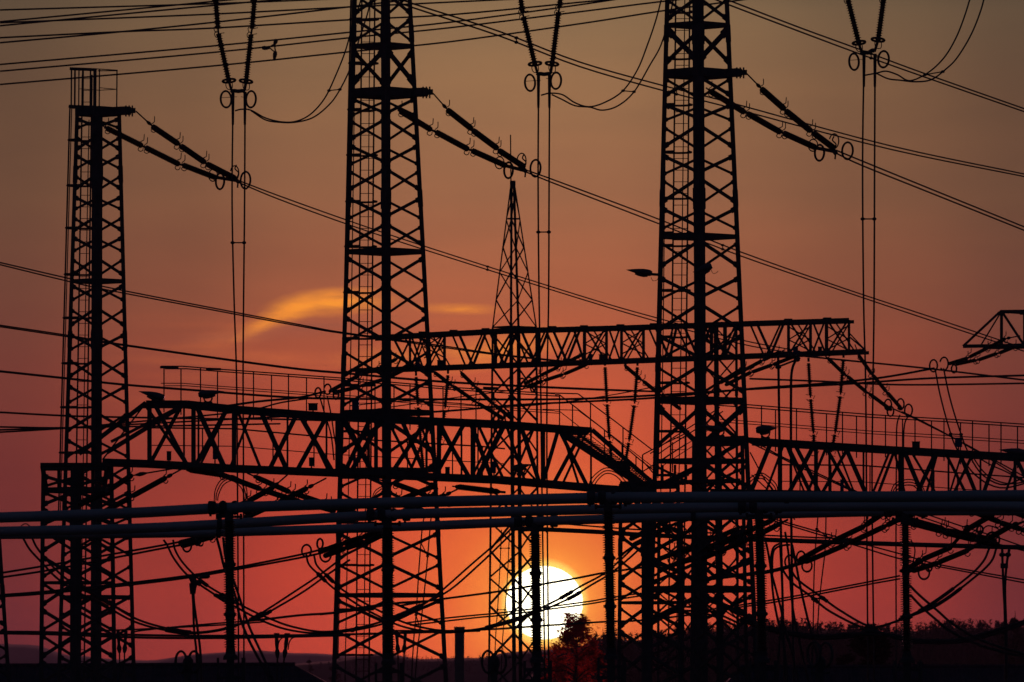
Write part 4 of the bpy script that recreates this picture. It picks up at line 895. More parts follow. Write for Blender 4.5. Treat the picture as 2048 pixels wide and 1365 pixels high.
def clamp(t, x, y, D, r):
    for dx in (-34, 38):
        c = P(x + dx, y, D); b = MB(); b.lathe(c - Vector((m(8, D), 0, 0)), c + Vector((m(8, D), 0, 0)), [(0, r * 1.12), (.15, r * 1.28), (.85, r * 1.28), (1, r * 1.12)], 20)
        b.bar(c - Vector((m(3, D), 0, r)), c - Vector((m(3, D), 0, r * 1.6)), .05); b.build('tube_clamp', CAST, t)
    for dx in (-12, 12):
        c = P(x + dx, y, D); b = MB(); b.lathe(c - Vector((m(8, D), 0, 0)), c + Vector((m(8, D), 0, 0)), [(0, r * .9), (.2, r * 1.25), (.5, r * 1.38), (.8, r * 1.25), (1, r * .9)], 18); b.build('saddle', CAST, t)
    b = MB(); b.bar(P(x, y + 4, D), P(x, y + 26, D), m(17, D), m(17, D)); b.bar(P(x - 26, y + 18, D), P(x + 27, y + 18, D), m(9, D), m(5, D))
    for dx in (-24, 24): b.bar(P(x + dx, y + 12, D), P(x + dx, y + 23, D), m(5, D))
    b.build('saddle_plate', CAST, t)
def post(lab, x0, x1, ytop, D, r, flanges, ybot=1312, core=8.3, outer=12.8):
    def X(y): return x0 + (x1 - x0) * (y - ytop) / (ybot - ytop)
    t = thing('post_insulator', lab, 'post insulator', ground(P(x1, 1450, D)), 'ribbed post insulators carrying the busbars')
    clamp(t, x0, ytop, D, r)
    ys = [ytop + 24] + list(flanges) + [ybot - 6]
    for i, (ya, yb) in enumerate(zip(ys, ys[1:])):
        a = ya + (9 if i else 2); c = yb - 9; p, q = P(X(a), a, D), P(X(c), c, D); L = (p - q).length; n = int((c - a) / 4.6); pr = [(0, m(core, D))]
        for k in range(n):
            u = (k + .5) / n; pr += [(u - .4 / n, m(core, D)), (u - .1 / n, m(outer - .6, D)), (u + .08 / n, m(outer, D)), (u + .22 / n, m(core, D))]
        pr += [(1, m(core, D))]; b = MB(); b.lathe(p, q, pr, 18); b.build('insulator_rod', PORC, t)
        if i:
            b = MB(); b.lathe(P(X(ya), ya - 10, D), P(X(ya), ya + 10, D), [(0, m(core, D)), (.12, m(core + 1.2, D)), (.3, m(core + 1.5, D)), (.42, m(13.6, D)), (.47, m(13.6, D)), (.49, m(12, D)), (.52, m(12, D)), (.54, m(13.6, D)), (.6, m(13.6, D)), (.72, m(core + 1.5, D)), (.9, m(core + 1, D)), (1, m(core, D))], 18); b.build('flange', CAST, t)
    b = MB(); b.lathe(P(X(ybot) , ybot - 16, D), P(X(ybot), ybot + 8, D), [(0, m(core + 1, D)), (.5, m(10, D)), (.7, m(14, D)), (1, m(15, D))], 18); b.build('base_cap', CAST, t)
    b = MB(); g0 = ground(P(X(ybot), 1450, D)); b.bar(g0, P(X(ybot), ybot + 6, D), m(15, D), m(15, D))
    b.build('pedestal', STEEL, t)
    b = MB()
    for dx, w in ((-25, 5), (26, 8)): b.bar(Vector((P(X(ybot) + dx, 1450, D).x, D, 0)), P(X(ybot) + dx, ybot + 4, D), m(w, D))
    b.bar(P(X(ybot) - 27, ybot + 22, D), P(X(ybot) + 28, ybot + 22, D), m(6, D)); b.bar(P(X(ybot) - 27, ybot + 44, D), P(X(ybot) + 28, ybot + 44, D), m(6, D)); b.build('support_frame', STEEL, t)
post('leftmost ribbed post under the nearest tube', 458, 461, 1016, 174, .112, (1129, 1229))
post('ribbed post under the nearest tube just right of the sun', 1216, 1222, 996, 171, .112, (1116, 1213))
post('ribbed post in front of the middle tower centre leg', 775, 777, 1030, 181, .108, (1140, 1243), 1322, 9.6, 13.2)
post('ribbed post just right of the right tower', 1518, 1525, 1014, 178, .108, (1132, 1228), 1318)
post('ribbed post standing in front of the sun', 1070, 1074, 1043, 187, .104, (1147, 1240), 1318)
post('rightmost ribbed post against the dark wood', 1810, 1814, 1023, 184, .104, (1142, 1234), 1318, 6.6, 12.2)
LW_ = 'cables below the busbars'
# flexible cable bows over the clamps
def bow(lab, pts, D, n=3, dx=9, r=.013):
    t = thing('flexible_jumper', lab, 'cable bow', P(pts[0][0], pts[0][1], D), 'cable bows over the busbar clamps')
    for i in range(n):
        k = (i - (n - 1) / 2) * dx; cx = sum(p[0] for p in pts) / len(pts); b = MB()
        b.tube(smooth_pts([P(cx + (p[0] - cx) * (1 + k * .012), p[1] - k * .6 * (1 if j not in (0, len(pts) - 1) else 0), D + k * .02) for j, p in enumerate(pts)], 5), r, 5); b.build('strand', WIRE, t, smooth=True)
bow('cable bow above the leftmost post', [(432, 1002), (434, 985), (444, 966), (460, 957), (470, 959), (484, 970), (490, 984), (492, 1002)], 174)
bow('cable bow by the stairs left of the right tower', [(1178, 988), (1184, 968), (1196, 952), (1212, 942), (1232, 946), (1250, 962), (1262, 985)], 176)
bow('cable bow just right of the right tower', [(1486, 990), (1494, 972), (1510, 956), (1524, 952), (1538, 962), (1550, 976), (1553, 992)], 172)
bow('cable bow over the tubes at the right', [(1784, 988), (1792, 974), (1808, 966), (1826, 966), (1840, 976), (1848, 988)], 172)
bow('cable bow inside the middle tower', [(742, 1014), (748, 990), (760, 978), (776, 972)], 182, 2)
bow('cable bow peeking over the tubes at the far left', [(40, 1058), (44, 1051), (52, 1048), (60, 1053)], 190, 1)

duo2('string pair inside the right tower above the low cross bar', [(1490, 1050), (1470, 1060), (1425, 1080), (1418, 1084), (1350, 1112)], [(1500, 1062), (1480, 1072), (1432, 1094), (1425, 1098), (1356, 1128)], 243, 250)
duo2('string pair just left of the right tower foot rising right', [(1345, 1036), (1330, 1044), (1300, 1058), (1294, 1062), (1262, 1078)], [(1352, 1046), (1336, 1054), (1306, 1070), (1300, 1074), (1268, 1090)], 246, 252)
bundle('three thin wires fanning through the right tower foot', [[(1232, 1120, 246), (1300, 1070, 246), (1380, 1040, 246)], [(1300, 1245, 246), (1380, 1200, 246), (1440, 1212, 246), (1500, 1245, 246)], [(1410, 1190, 246), (1450, 1222, 246), (1500, 1250, 246), (1560, 1268, 246)]], .022, LW_)
bundle('sagging twin cable crossing the foot of the right tower', [[(1290, 1245, 244), (1340, 1220, 244), (1372, 1214, 244), (1420, 1222, 244), (1480, 1248, 244)], [(1290, 1252, 244), (1340, 1228, 244), (1376, 1222, 244), (1420, 1230, 244), (1480, 1256, 244)]], .03, LW_)

# ------------------------------------------------------------------ street lamp style floodlights
def lamp(lab, tip, butt, D, brk=None, fat=10, tail=None):
    p, q = P(*tip, D), P(*butt, D); L = (q - p).length; t = thing('floodlight', lab, 'floodlight', P(*(brk or butt), D), 'cobra head floodlights')
    d = (q - p).normalized(); up = Vector((0, 0, 1)); up = (up - d * up.dot(d)).normalized(); side = d.cross(up); b = MB(); K = 14; R_ = m(fat, D)
    prof = [(0, .04), (.1, .22), (.25, .48), (.45, .78), (.65, .98), (.8, 1), (.92, .92), (1, .62)]
    for u, w in prof:
        for j in range(K):
            a = 2 * math.pi * j / K; v = math.sin(a); b.v.append(p + d * L * u + side * math.cos(a) * R_ * w * 1.15 + up * (v * R_ * w * (.8 if v > 0 else .62)) + up * R_ * .1)
    for i in range(len(prof) - 1):
        for j in range(K): j2 = (j + 1) % K; b.f.append((i*K+j, i*K+j2, (i+1)*K+j2, (i+1)*K+j))
    b.f += [tuple(reversed(range(K))), tuple((len(prof)-1)*K + j for j in range(K))]; b.build('housing', HOUS, t, smooth=True)
    g_ = MB(); g_.lathe(p.lerp(q, .35) - up * R_ * .45, p.lerp(q, .85) - up * R_ * .55, [(0, .02), (.3, R_ * .35), (.7, R_ * .38), (1, .02)], 10); g_.build('lens', GLASS, t)
    if brk:
        c = P(brk[0], brk[1] - 8, D); b = MB(); b.torus(c, (0, 1, 0), m(8, D), .022, 16, 6); b.bar(P(brk[0] - 9, brk[1] + 1, D), P(brk[0] + 9, brk[1] + 1, D), m(5, D)); b.build('bracket', STEEL, t)
    if tail:
        b = MB(); b.tube([q, P(*tail, D)], .04, 8); b.tube(smooth_pts([P(butt[0] + a, butt[1] + c, D) for a, c in ((-2, 6), (2, 13), (9, 12), (12, 8))], 4), .008, 4); b.build('arm', STEEL, t)
lamp('floodlight pointing left on top of the low beam left end', (277, 784), (328, 798), 221, (312, 805))
lamp('floodlight pointing right on top of the low beam left end', (448, 784), (397, 792), 221, (416, 805))
lamp('floodlight pointing left from the right tower left leg', (1252, 541), (1304, 549), 246, None, 9.5, (1320, 550))
lamp('floodlight on the right tower centre leg seen from the front', (1386, 546), (1424, 534), 244, None, 11, (1400, 556))
lamp('floodlight standing on the right beam pointing right', (1556, 857), (1512, 863), 227, (1531, 876), 11)
lamp('floodlight at the right edge on the right beam', (1998, 901), (2050, 908), 232, (2036, 914), 10)
lamp('small floodlight under the near beam on the spire mast line', (1064, 930), (1024, 940), 226, (1042, 948), 9)
lamp('small floodlight glinting beside the right tower centre leg', (1396, 852), (1446, 862), 230, (1440, 872), 8)

# ------------------------------------------------------------------ walkway railings, stairs
def railing(lab, tops, drop, posts, D, dep, far_posts=(), r=.02, mid=34, group='walkway railings'):
    def yv(line, x):
        for (x0, y0), (x1, y1) in zip(line, line[1:]):
            if x <= x1: return y0 + (y1 - y0) * (x - x0) / (x1 - x0)
        return line[-1][1]
    t = thing('walkway_railing', lab, 'railing', P(tops[0][0], tops[0][1] + drop, D), group)
    for nm, off_, rr_ in (('top_rail', 0, r), ('middle_rail', mid, r * .7)):
        for dx, dy_, dD in ((0, 0, 0), (dep[0], dep[1], dep[2])):
            b = MB(); pp = [P(x + dx, y + off_ + dy_, D + dD) for x, y in tops]
            for p, q in zip(pp, pp[1:]): b.tube([p, q], rr_, 6)
            b.build(nm, STEEL, t)
    for i, x in enumerate(posts):
        s_ = i % 2; b = MB(); y = yv(tops, x) + (dep[1] if s_ else 0); d_ = D + (dep[2] if s_ else 0)
        b.bar(P(x, y, d_), P(x, y + drop, d_), .035); b.build('post', STEEL, t)
    return t
RA = railing('long railing on the walkway behind the near beam left and middle', [(322, 733), (365, 733), (440, 739), (690, 757), (900, 775), (1110, 788)], 92,
    [328, 362, 401, 435, 507, 543, 577, 613, 648, 684, 750, 788, 820, 860, 886, 922, 952, 988, 1040, 1082], 240, (8, 5, 1.4))
b = MB()
for x0, x1, y in ((320, 357, 735), (412, 442, 738), (966, 996, 776)): b.bar(P(x0, y, 239.8), P(x1, y + 1, 239.8), m(4.5, 240), m(4.5, 240))
b.build('sign_plates', STEEL, RA)
railing('long railing on the walkway behind the right beam', [(1440, 806), (1497, 810), (1660, 823), (1747, 830), (1900, 839), (2080, 851)], 84,
    [1523, 1551, 1593, 1653, 1685, 1713, 1771, 1805, 1830, 1863, 1888, 1921, 1945, 1978, 2002, 2035], 240, (-6, 5, 1.4), mid=33)
RB = railing('sloping stair railing coming down to the right tower', [(1110, 790), (1119, 790), (1206, 858), (1280, 920), (1306, 940)], 66, [1119, 1145, 1209, 1244, 1272], 238, (0, 0, .2), mid=33)
RC = railing('second sloping stair railing behind the first', [(1085, 786), (1156, 788), (1230, 843), (1304, 900)], 66, [1181, 1246], 239.4, (0, 0, .2), mid=33)
b = MB()
for a, c in (((1285, 910), (1304, 900)), ((1304, 900), (1370, 868)), ((1285, 910), (1285, 950)), ((1285, 922), (1306, 946)), ((1285, 944), (1370, 890))): b.tube([P(*a, 238), P(*c, 238)], .02, 6)
b.build('gate_rails', STEEL, RB)
railing('railing rising behind the right tower from the stairs foot', [(1300, 908), (1340, 880), (1395, 845), (1440, 815)], 60, [1316, 1345, 1372, 1410], 242, (6, 8, 1.0), mid=30)
st = thing('walkway_stairs', 'open metal stairs descending beside the near beam end to the right tower', 'stairs', P(1290, 965, 238))
for dy_, dD in ((0, 0), (5, 1.3)):
    b = MB(); b.bar(P(1122, 862 + dy_, 238 + dD), P(1300, 978 + dy_, 238 + dD), .05, .16); b.build('stringer', STEEL, st)
b = MB()
for i in range(34):
    u = i / 33; x = 1136 + (1296 - 1136) * u; y = 866 + (968 - 866) * u
    b.bar(P(x - 9, y + 1, 238.1), P(x + 26, y + 1.3, 239.3), .03, .028)
b.build('treads', STEEL, st)
b = MB(); b.bar(P(1240, 968, 236), P(1480, 962, 236), 1.2, m(7, 236)); b.bar(P(1232, 934, 236), P(1260, 934, 236), m(70, 236), m(20, 236))
for x in (1325, 1350, 1372): b.bar(P(x, 930, 237), P(x, 965, 237), m(5, 237))
b.build('landing', STEEL, st)
# control cabinet at the stairs foot
def cabinet(name, lab, x, y, w, h_, D, mt=STEEL, grp='small boxes on the beams', cat='box'):
    t = thing(name, lab, cat, P(x, y + h_ / 2, D), grp); c = P(x, y, D); W_, H_ = m(w, D), m(h_, D)
    b = MB(); b.box(c, W_, W_ * .7, H_); b.build('housing', mt, t)
    b = MB(); b.box(c + Vector((0, 0, H_ / 2 + .012)), W_ * 1.12, W_ * .82, .02); b.build('lid', mt, t)
    b = MB(); b.tube([c - Vector((0, 0, H_ / 2)), c - Vector((0, 0, H_ / 2 + .12))], .02, 6); b.build('conduit', STEEL, t); return t
for i, (x, y, w, h_, D, mt, lab) in enumerate((
    (338, 913, 9, 17, 221, STEEL, 'small upright box on the lower chord left end of the near beam'), (626, 815, 18, 13, 221, STEEL, 'square box on the upper chord left of the middle tower'),
    (623, 925, 10, 16, 221, STEEL, 'small upright box on the lower chord left of the middle tower'), (895, 944, 9, 16, 221, STEEL, 'small upright box on the lower chord right of the middle tower'),
    (1832, 891, 15, 12, 227, STEEL, 'square box on top of the right beam'), (1917, 886, 14, 17, 229, BLUE, 'blue box on top of the right beam'),
    (430, 908, 9, 22, 224, BLUE, 'small blue box hanging in the near beam lattice'), (711, 810, 14, 20, 232, BLUE, 'blue box inside the middle tower above the near beam'),
    (709, 924, 6, 22, 224, BLUE, 'narrow blue box inside the middle tower in the near beam'), (988, 936, 8, 22, 222, BLUE, 'blue box in the near beam beside the spire mast'),
    (1591, 701, 10, 12, 291, BLUE, 'tiny blue box on the far beam lower chord'), (1684, 972, 7, 22, 228, BLUE, 'small blue box in the right beam lattice'),
    (1640, 699, 8, 8, 291, STEEL, 'tiny dark box beside the blue one on the far beam'), (881, 727, 13, 10, 291, STEEL, 'dark box on the far beam right of the middle tower'),
    (835, 727, 9, 13, 291, BLUE, 'tiny blue box on the far beam inside the middle tower'), (1181, 715, 8, 10, 291, BLUE, 'tiny blue box on the far beam above the ribbed insulator'),
    (1206, 715, 16, 9, 291, STEEL, 'dark flat box on the far beam above the ribbed insulator'))):
    cabinet('junction_box', lab, x, y, w, h_, D, mt)

# lower catwalk rails seen through the lattice of the near beams
def catwalk(lab, top, low, posts, D):
    def yv(line, x):
        for (x0, y0), (x1, y1) in zip(line, line[1:]):
            if x <= x1: return y0 + (y1 - y0) * (x - x0) / (x1 - x0)
        return line[-1][1]
    t = thing('catwalk_railing', lab, 'railing', P(top[0][0], yv(low, top[0][0]) + 26, D), 'catwalk rails inside the near beams')
    for nm, ln, r_ in (('top_rail', top, .024), ('middle_rail', low, .014)):
        b = MB(); pp = [P(x, y, D) for x, y in ln]
        for p, q in zip(pp, pp[1:]): b.tube([p, q], r_, 6)
        b.build(nm, STEEL, t)
    for x in posts: b = MB(); b.bar(P(x, yv(top, x), D), P(x, yv(low, x) + 28, D), .035); b.build('post', STEEL, t)
catwalk('thin rails of a catwalk seen through the near beam lattice on the left', [(300, 856), (470, 858), (665, 876), (960, 893), (1010, 898)], [(300, 891), (470, 893), (665, 909), (960, 925), (1010, 928)], [405, 437, 546, 628, 720, 815, 905, 965], 227)
catwalk('thin rails of a catwalk seen through the right beam lattice', [(1560, 930), (1720, 931), (1900, 945), (2080, 958)], [(1560, 963), (1720, 964), (1900, 977), (2080, 990)], [1580, 1600, 1662, 1740, 1868, 1915, 1960], 233)
strain('row of insulator discs peeking below the near beam lower chord on the left', [(365, 938), (378, 940), (450, 951), (462, 953)], 223, 222, ro=.085, rc=.05, horns=0, group='insulator strings under the near beam')
strain('row of insulator discs peeking below the near beam lower chord near the spire', [(905, 973), (915, 974), (998, 984), (1010, 985)], 223, 222, ro=.085, rc=.05, horns=0, group='insulator strings under the near beam')

# ------------------------------------------------------------------ cables of the lower part
LW = 'cables below the busbars'
bundle('twin line rising from the left edge to the rings left of the first post', [[(-20, 1149, 236), (5, 1146, 236), (120, 1127, 236), (325, 1091, 236), (372, 1081, 236)], [(-20, 1158, 236), (5, 1155, 236), (120, 1137, 236), (331, 1096, 236), (372, 1090, 236)]], .028, LW)
bundle('twin line from the left edge through the tee clamp to the ringed strings', [[(-20, 1192, 236), (85, 1184, 236), (235, 1169, 236), (375, 1152, 236), (480, 1134, 237), (595, 1111, 238), (640, 1100, 238)], [(-20, 1195, 236), (85, 1188, 236), (235, 1173, 236), (375, 1156, 236), (480, 1138, 237), (595, 1117, 238), (645, 1106, 238)]], .028, LW)
bundle('flat twin line low across the left half', [[(-20, 1264, 260), (100, 1265, 260), (300, 1271, 262), (480, 1272, 264), (700, 1269, 268), (960, 1262, 270)], [(-20, 1267, 260), (100, 1269, 260), (300, 1276, 262), (480, 1276, 264), (700, 1271, 268)]], .034, LW)
bundle('upper thin line pair low at the left near the flat line', [[(262, 1267, 240), (280, 1262, 240), (355, 1254, 242), (449, 1246, 244), (520, 1241, 244)], [(200, 1262, 240), (300, 1258, 240), (449, 1250, 244), (530, 1244, 244)]], .022, LW)
SW = 'deep slack loops of twin cable'
bundle('first slack loop of twin cable at the far left dipping behind the left tower', [[(47, 1078, 230), (60, 1100, 230), (85, 1127, 230), (112, 1155, 230), (150, 1182, 230), (203, 1208, 231), (267, 1243, 232), (332, 1261, 233), (388, 1267, 234), (449, 1259, 235), (500, 1240, 236), (540, 1216, 236), (592, 1182, 237), (640, 1150, 238), (690, 1112, 238)],
    [(65, 1078, 230), (74, 1096, 230), (95, 1122, 230), (125, 1152, 230), (160, 1176, 230), (210, 1202, 231), (272, 1238, 232), (335, 1257, 233), (392, 1265, 234), (455, 1256, 235), (515, 1236, 236), (560, 1212, 236), (610, 1182, 237), (655, 1150, 238), (700, 1120, 238)]], .028, SW, (.25, .75), sleeve=((.5, .56), (.72, .76), (.34, .38)), n=5)
bundle('second slack loop of twin cable left of the middle tower', [[(327, 1080, 234), (335, 1092, 234), (347, 1116, 234), (370, 1146, 234), (400, 1170, 234), (440, 1196, 235), (480, 1219, 235), (520, 1240, 236), (573, 1259, 237), (640, 1267, 238), (720, 1259, 238), (790, 1240, 239), (840, 1214, 240), (881, 1184, 241), (940, 1132, 243), (1000, 1080, 245), (1030, 1050, 246)],
    [(346, 1080, 234), (350, 1100, 234), (364, 1124, 234), (388, 1150, 234), (415, 1172, 234), (452, 1194, 235), (492, 1216, 235), (535, 1236, 236), (585, 1254, 237), (650, 1264, 238), (730, 1253, 238), (800, 1230, 239), (850, 1206, 240), (900, 1180, 241), (960, 1128, 243), (1004, 1086, 245), (1036, 1054, 246)]], .028, SW, (.3, .62), sleeve=((.22, .25), (.3, .35), (.68, .74)), n=5)
bundle('third slack loop of twin cable crossing the sun', [[(612, 1108, 238), (618, 1130, 238), (640, 1152, 238), (668, 1178, 239), (700, 1200, 240), (740, 1224, 240), (800, 1252, 241), (860, 1264, 242), (910, 1265, 243), (960, 1258, 244), (1024, 1241, 246), (1080, 1217, 247), (1130, 1192, 248), (1163, 1172, 249), (1209, 1147, 250), (1250, 1112, 251), (1290, 1072, 252)],
    [(628, 1112, 238), (634, 1132, 238), (656, 1154, 238), (682, 1178, 239), (714, 1198, 240), (754, 1220, 240), (810, 1246, 241), (870, 1260, 242), (920, 1262, 243), (970, 1256, 244), (1034, 1240, 246), (1090, 1219, 247), (1145, 1194, 248), (1180, 1172, 249), (1220, 1148, 250), (1262, 1114, 251), (1300, 1078, 252)]], .028, SW, (.6,), sleeve=((.12, .16), (.58, .64), (.74, .78)), n=5)
bundle('fourth slack loop of twin cable below the right beam', [[(1566, 1141, 240), (1576, 1156, 240), (1589, 1170, 240), (1612, 1186, 240), (1632, 1202, 240), (1661, 1224, 240), (1718, 1253, 240), (1747, 1257, 240), (1802, 1239, 240), (1862, 1209, 240), (1934, 1156, 240), (1966, 1124, 240), (1979, 1096, 240)],
    [(1582, 1140, 240), (1592, 1156, 240), (1608, 1170, 240), (1628, 1184, 240), (1650, 1200, 240), (1678, 1220, 240), (1726, 1248, 240), (1755, 1254, 240), (1812, 1236, 240), (1878, 1208, 240), (1948, 1156, 240), (1982, 1124, 240), (1993, 1096, 240)]], .03, SW, (.32, .68), sleeve=((.3, .36), (.72, .8)), n=5)
bundle('low slack cable sagging over the dark wood at the right', [[(1480, 1240, 236), (1529, 1256, 236), (1621, 1276, 236), (1704, 1273, 236), (1740, 1262, 236), (1800, 1278, 236), (1839, 1285, 236), (1919, 1284, 236), (1991, 1267, 236), (2070, 1240, 236)], [(1480, 1236, 236), (1529, 1252, 236), (1621, 1272, 236), (1704, 1269, 236), (1776, 1270, 236), (1839, 1281, 236), (1919, 1280, 236), (1985, 1263, 236), (2070, 1236, 236)]], .045, SW)
bundle('twin cable falling right behind the rightmost post', [[(1818, 1170, 232), (1840, 1192, 232), (1875, 1222, 232), (1905, 1248, 232), (1950, 1275, 232), (2010, 1298, 232), (2070, 1312, 232)], [(1820, 1190, 232), (1845, 1216, 232), (1870, 1238, 232), (1900, 1262, 232), (1945, 1285, 232), (2000, 1303, 232), (2070, 1318, 232)]], .032, SW)
bundle('twin line sagging inside the right beam from its left end', [[(1496, 884, 250), (1540, 905, 250), (1600, 935, 250), (1660, 962, 250), (1720, 990, 250)], [(1510, 884, 250), (1560, 912, 250), (1620, 940, 250), (1680, 968, 250), (1740, 996, 250)]], .02, LW)
bundle('slack twin curve inside the right beam near the right edge', [[(1940, 905, 252), (1962, 938, 252), (1985, 958, 252), (2020, 968, 252), (2060, 962, 252)], [(1960, 918, 252), (1985, 932, 252), (2020, 948, 252), (2070, 980, 252)]], .02, LW)
bundle('thin line pair leaning left of the right beam first diagonal', [[(1500, 905, 246), (1530, 960, 246), (1560, 1000, 246)], [(1503, 950, 246), (1540, 985, 246), (1590, 1040, 246)]], .018, LW)
bundle('tangle of thin leads under the busbars beside the rightmost post', [[(1770, 1034, 236), (1786, 1046, 236), (1806, 1044, 236), (1830, 1056, 236)], [(1826, 1128, 238), (1830, 1100, 238), (1822, 1080, 238)], [(1990, 1082, 238), (2000, 1062, 238), (1976, 1052, 238), (1960, 1066, 238)]], .018, LW)
wire('line rising right across the top half of the sun', [(800, 1212, 242), (840, 1205, 242), (889, 1198, 243), (1000, 1183, 245), (1060, 1173, 246), (1147, 1158, 248), (1209, 1146, 250), (1283, 1136, 252)], .028, LW)
wire('line rising right over the lower part of the sun', [(780, 1262, 262), (900, 1262, 264), (1000, 1258, 266), (1099, 1251, 267), (1209, 1244, 268), (1285, 1241, 269), (1400, 1228, 270)], .028, LW)
bundle('twin line rising right across the sun and the right tower to the last post', [[(640, 1230, 240), (700, 1223, 240), (790, 1208, 241)], [(814, 1246, 243), (889, 1237, 243), (960, 1230, 244), (1011, 1225, 245), (1166, 1205, 248), (1209, 1198, 249), (1283, 1187, 250), (1400, 1178, 246)], [(1400, 1222, 240), (1471, 1212, 240), (1529, 1203, 240), (1604, 1190, 240), (1733, 1165, 240), (1800, 1152, 240)], [(1400, 1227, 240), (1471, 1216, 240), (1529, 1208, 240), (1604, 1195, 240), (1733, 1170, 240), (1800, 1158, 240)], [(820, 1251, 243), (889, 1243, 243), (960, 1235, 244), (1011, 1230, 245), (1166, 1210, 248), (1209, 1203, 249), (1283, 1192, 250)]], .022, LW)
wire('thin line rising right from the first post to the middle tower', [(480, 1244, 240), (539, 1238, 240), (600, 1231, 240), (667, 1226, 240), (720, 1216, 241), (790, 1207, 241), (850, 1203, 242)], .03, LW)
wire('thick line from the right tower rising to the ringed string pair', [(1400, 1160, 240), (1460, 1153, 240), (1529, 1145, 240), (1570, 1136, 240), (1610, 1124, 240)], .05, LW)
wire('heavy pipe crossing level behind the posts at the right', [(1020, 1057, 252), (1083, 1059, 252), (1209, 1065, 251), (1283, 1070, 250), (1400, 1075, 248), (1530, 1080, 245), (1800, 1089, 243), (2070, 1096, 242)], .058, LW, 'pipe', 'pipe_conductor', 8)
wire('thin line just above the heavy pipe at the right', [(1080, 1044, 256), (1209, 1055, 256), (1283, 1060, 256), (1460, 1068, 256), (1640, 1076, 256), (1720, 1079, 256)], .022, LW)
bundle('twin line falling right behind the heavy pipe', [[(1540, 1036, 270), (1680, 1076, 270), (1800, 1108, 270), (1880, 1130, 270), (2070, 1164, 270)], [(1540, 1040, 270), (1620, 1064, 270), (1720, 1094, 270), (1800, 1118, 270), (1900, 1138, 270), (2070, 1170, 270)]], .022, LW, (.3,))
bundle('twin line falling right toward the ringed strings near the edge', [[(1830, 1030, 262), (1900, 1054, 262), (1960, 1078, 262), (2070, 1108, 262)], [(1856, 1030, 262), (1930, 1055, 262), (1985, 1072, 262), (2070, 1102, 262)]], .02, LW)
DL = 'hanging droppers with cable stubs'
bundle('dropper fork hanging from the tee clamp left of the first post', [[(382, 1158, 236), (384, 1180, 236), (386, 1205, 236), (388, 1260, 236), (394, 1330, 236), (396, 1500, 236)], [(394, 1160, 236), (388, 1180, 236), (388, 1205, 236), (396, 1265, 236), (402, 1330, 236), (404, 1500, 236)]], .032, DL, (), sleeve=((.1, .3),))
t = thing('tee_clamp', 'dark clamp where the fork dropper meets the twin line', 'clamp', P(384, 1158, 236)); b = MB(); b.bar(P(376, 1153, 236), P(393, 1155, 236), .13, .13); b.bar(P(384, 1155, 236), P(386, 1168, 236), .2, .12, w2=.1); b.build('body', CAST, t)
b = MB(); b.lathe(P(398, 1156, 236), P(420, 1152, 236), [(0, .03), (.5, .06), (.8, .07), (1, .04)], 8); b.build('stub', CAST, t)
for x0, x1 in ((432, 470), (1530, 0)):
    pass
bundle('twin cable slanting down past the leftmost post', [[(433, 1075, 190), (440, 1100, 190), (450, 1140, 190), (470, 1190, 190), (480, 1235, 190), (500, 1285, 190), (540, 1360, 190), (600, 1480, 190)], [(446, 1075, 190), (452, 1120, 190), (470, 1170, 190), (486, 1218, 190), (500, 1258, 190), (524, 1310, 190), (556, 1380, 190), (610, 1480, 190)]], .028, DL)
for xa, lab in ((553, 'cable stub with curved lead, left of the two low stubs before the middle tower'), (574, 'cable stub with curved lead, right of the two low stubs before the middle tower')):
    t = thing('cable_stub', lab, 'cable end', P(xa, 1270, 245), 'cable stubs on the low flat line'); k = xa - 553
    b = MB(); b.bar(P(xa - 5, 1271, 245), P(xa + 6, 1271, 245), .13, .13); b.lathe(P(xa, 1272, 245), P(xa + 2 - k * .35, 1316, 245), [(0, .05), (.35, .06), (.6, .045), (.75, .075), (1, .04)], 8); b.build('sleeve', CAST, t)
    b = MB(); b.tube([P(xa + 2 - k * .35, 1316, 245), P(xa + 1 - k * .6, 1365, 245), P(xa - k, 1480, 245)], .025, 6); b.tube(smooth_pts([P(xa + 34, 1273, 245), P(xa + 14, 1275, 245), P(xa + 5, 1284, 245), P(xa + 2, 1300, 245)], 4), .022, 6); b.build('lead', WIRE, t)
for i, (lab, pts, r, slv) in enumerate((
    ('thick cable tail with a sleeve left of the four near the right tower', [(1531, 1082), (1536, 1105), (1540, 1130), (1543, 1155), (1546, 1190), (1552, 1225), (1562, 1270), (1572, 1330), (1580, 1480)], .03, (.2, .36)),
    ('second cable tail near the right tower slanting right', [(1544, 1150), (1552, 1180), (1561, 1215), (1568, 1250), (1585, 1310), (1604, 1400), (1612, 1480)], .028, None),
    ('arched cable tail curving down from the pipe end', [(1560, 1087), (1548, 1094), (1543, 1108), (1541, 1130), (1543, 1150)], .026, None),
    ('outer arched cable tail curving down from the pipe end', [(1580, 1090), (1562, 1092), (1549, 1100), (1545, 1118), (1545, 1150)], .026, None),
    ('cable tail with a short thick head below the pipe clamp', [(1560, 1090), (1561, 1110), (1563, 1150), (1565, 1200), (1563, 1240), (1556, 1330), (1552, 1480)], .03, (.02, .14)),
    ('slanting cable tail crossing the ringed strings leftwards', [(1570, 1064), (1577, 1110), (1580, 1160), (1586, 1220), (1600, 1290), (1625, 1400), (1640, 1480)], .03, None),
    ('long slanting cable tail right of the others', [(1584, 1090), (1592, 1130), (1600, 1172), (1612, 1225), (1628, 1290), (1650, 1380), (1672, 1480)], .032, (.02, .1)))):
    wire(lab, [(x, y, 232 + i) for x, y in pts], r, DL)
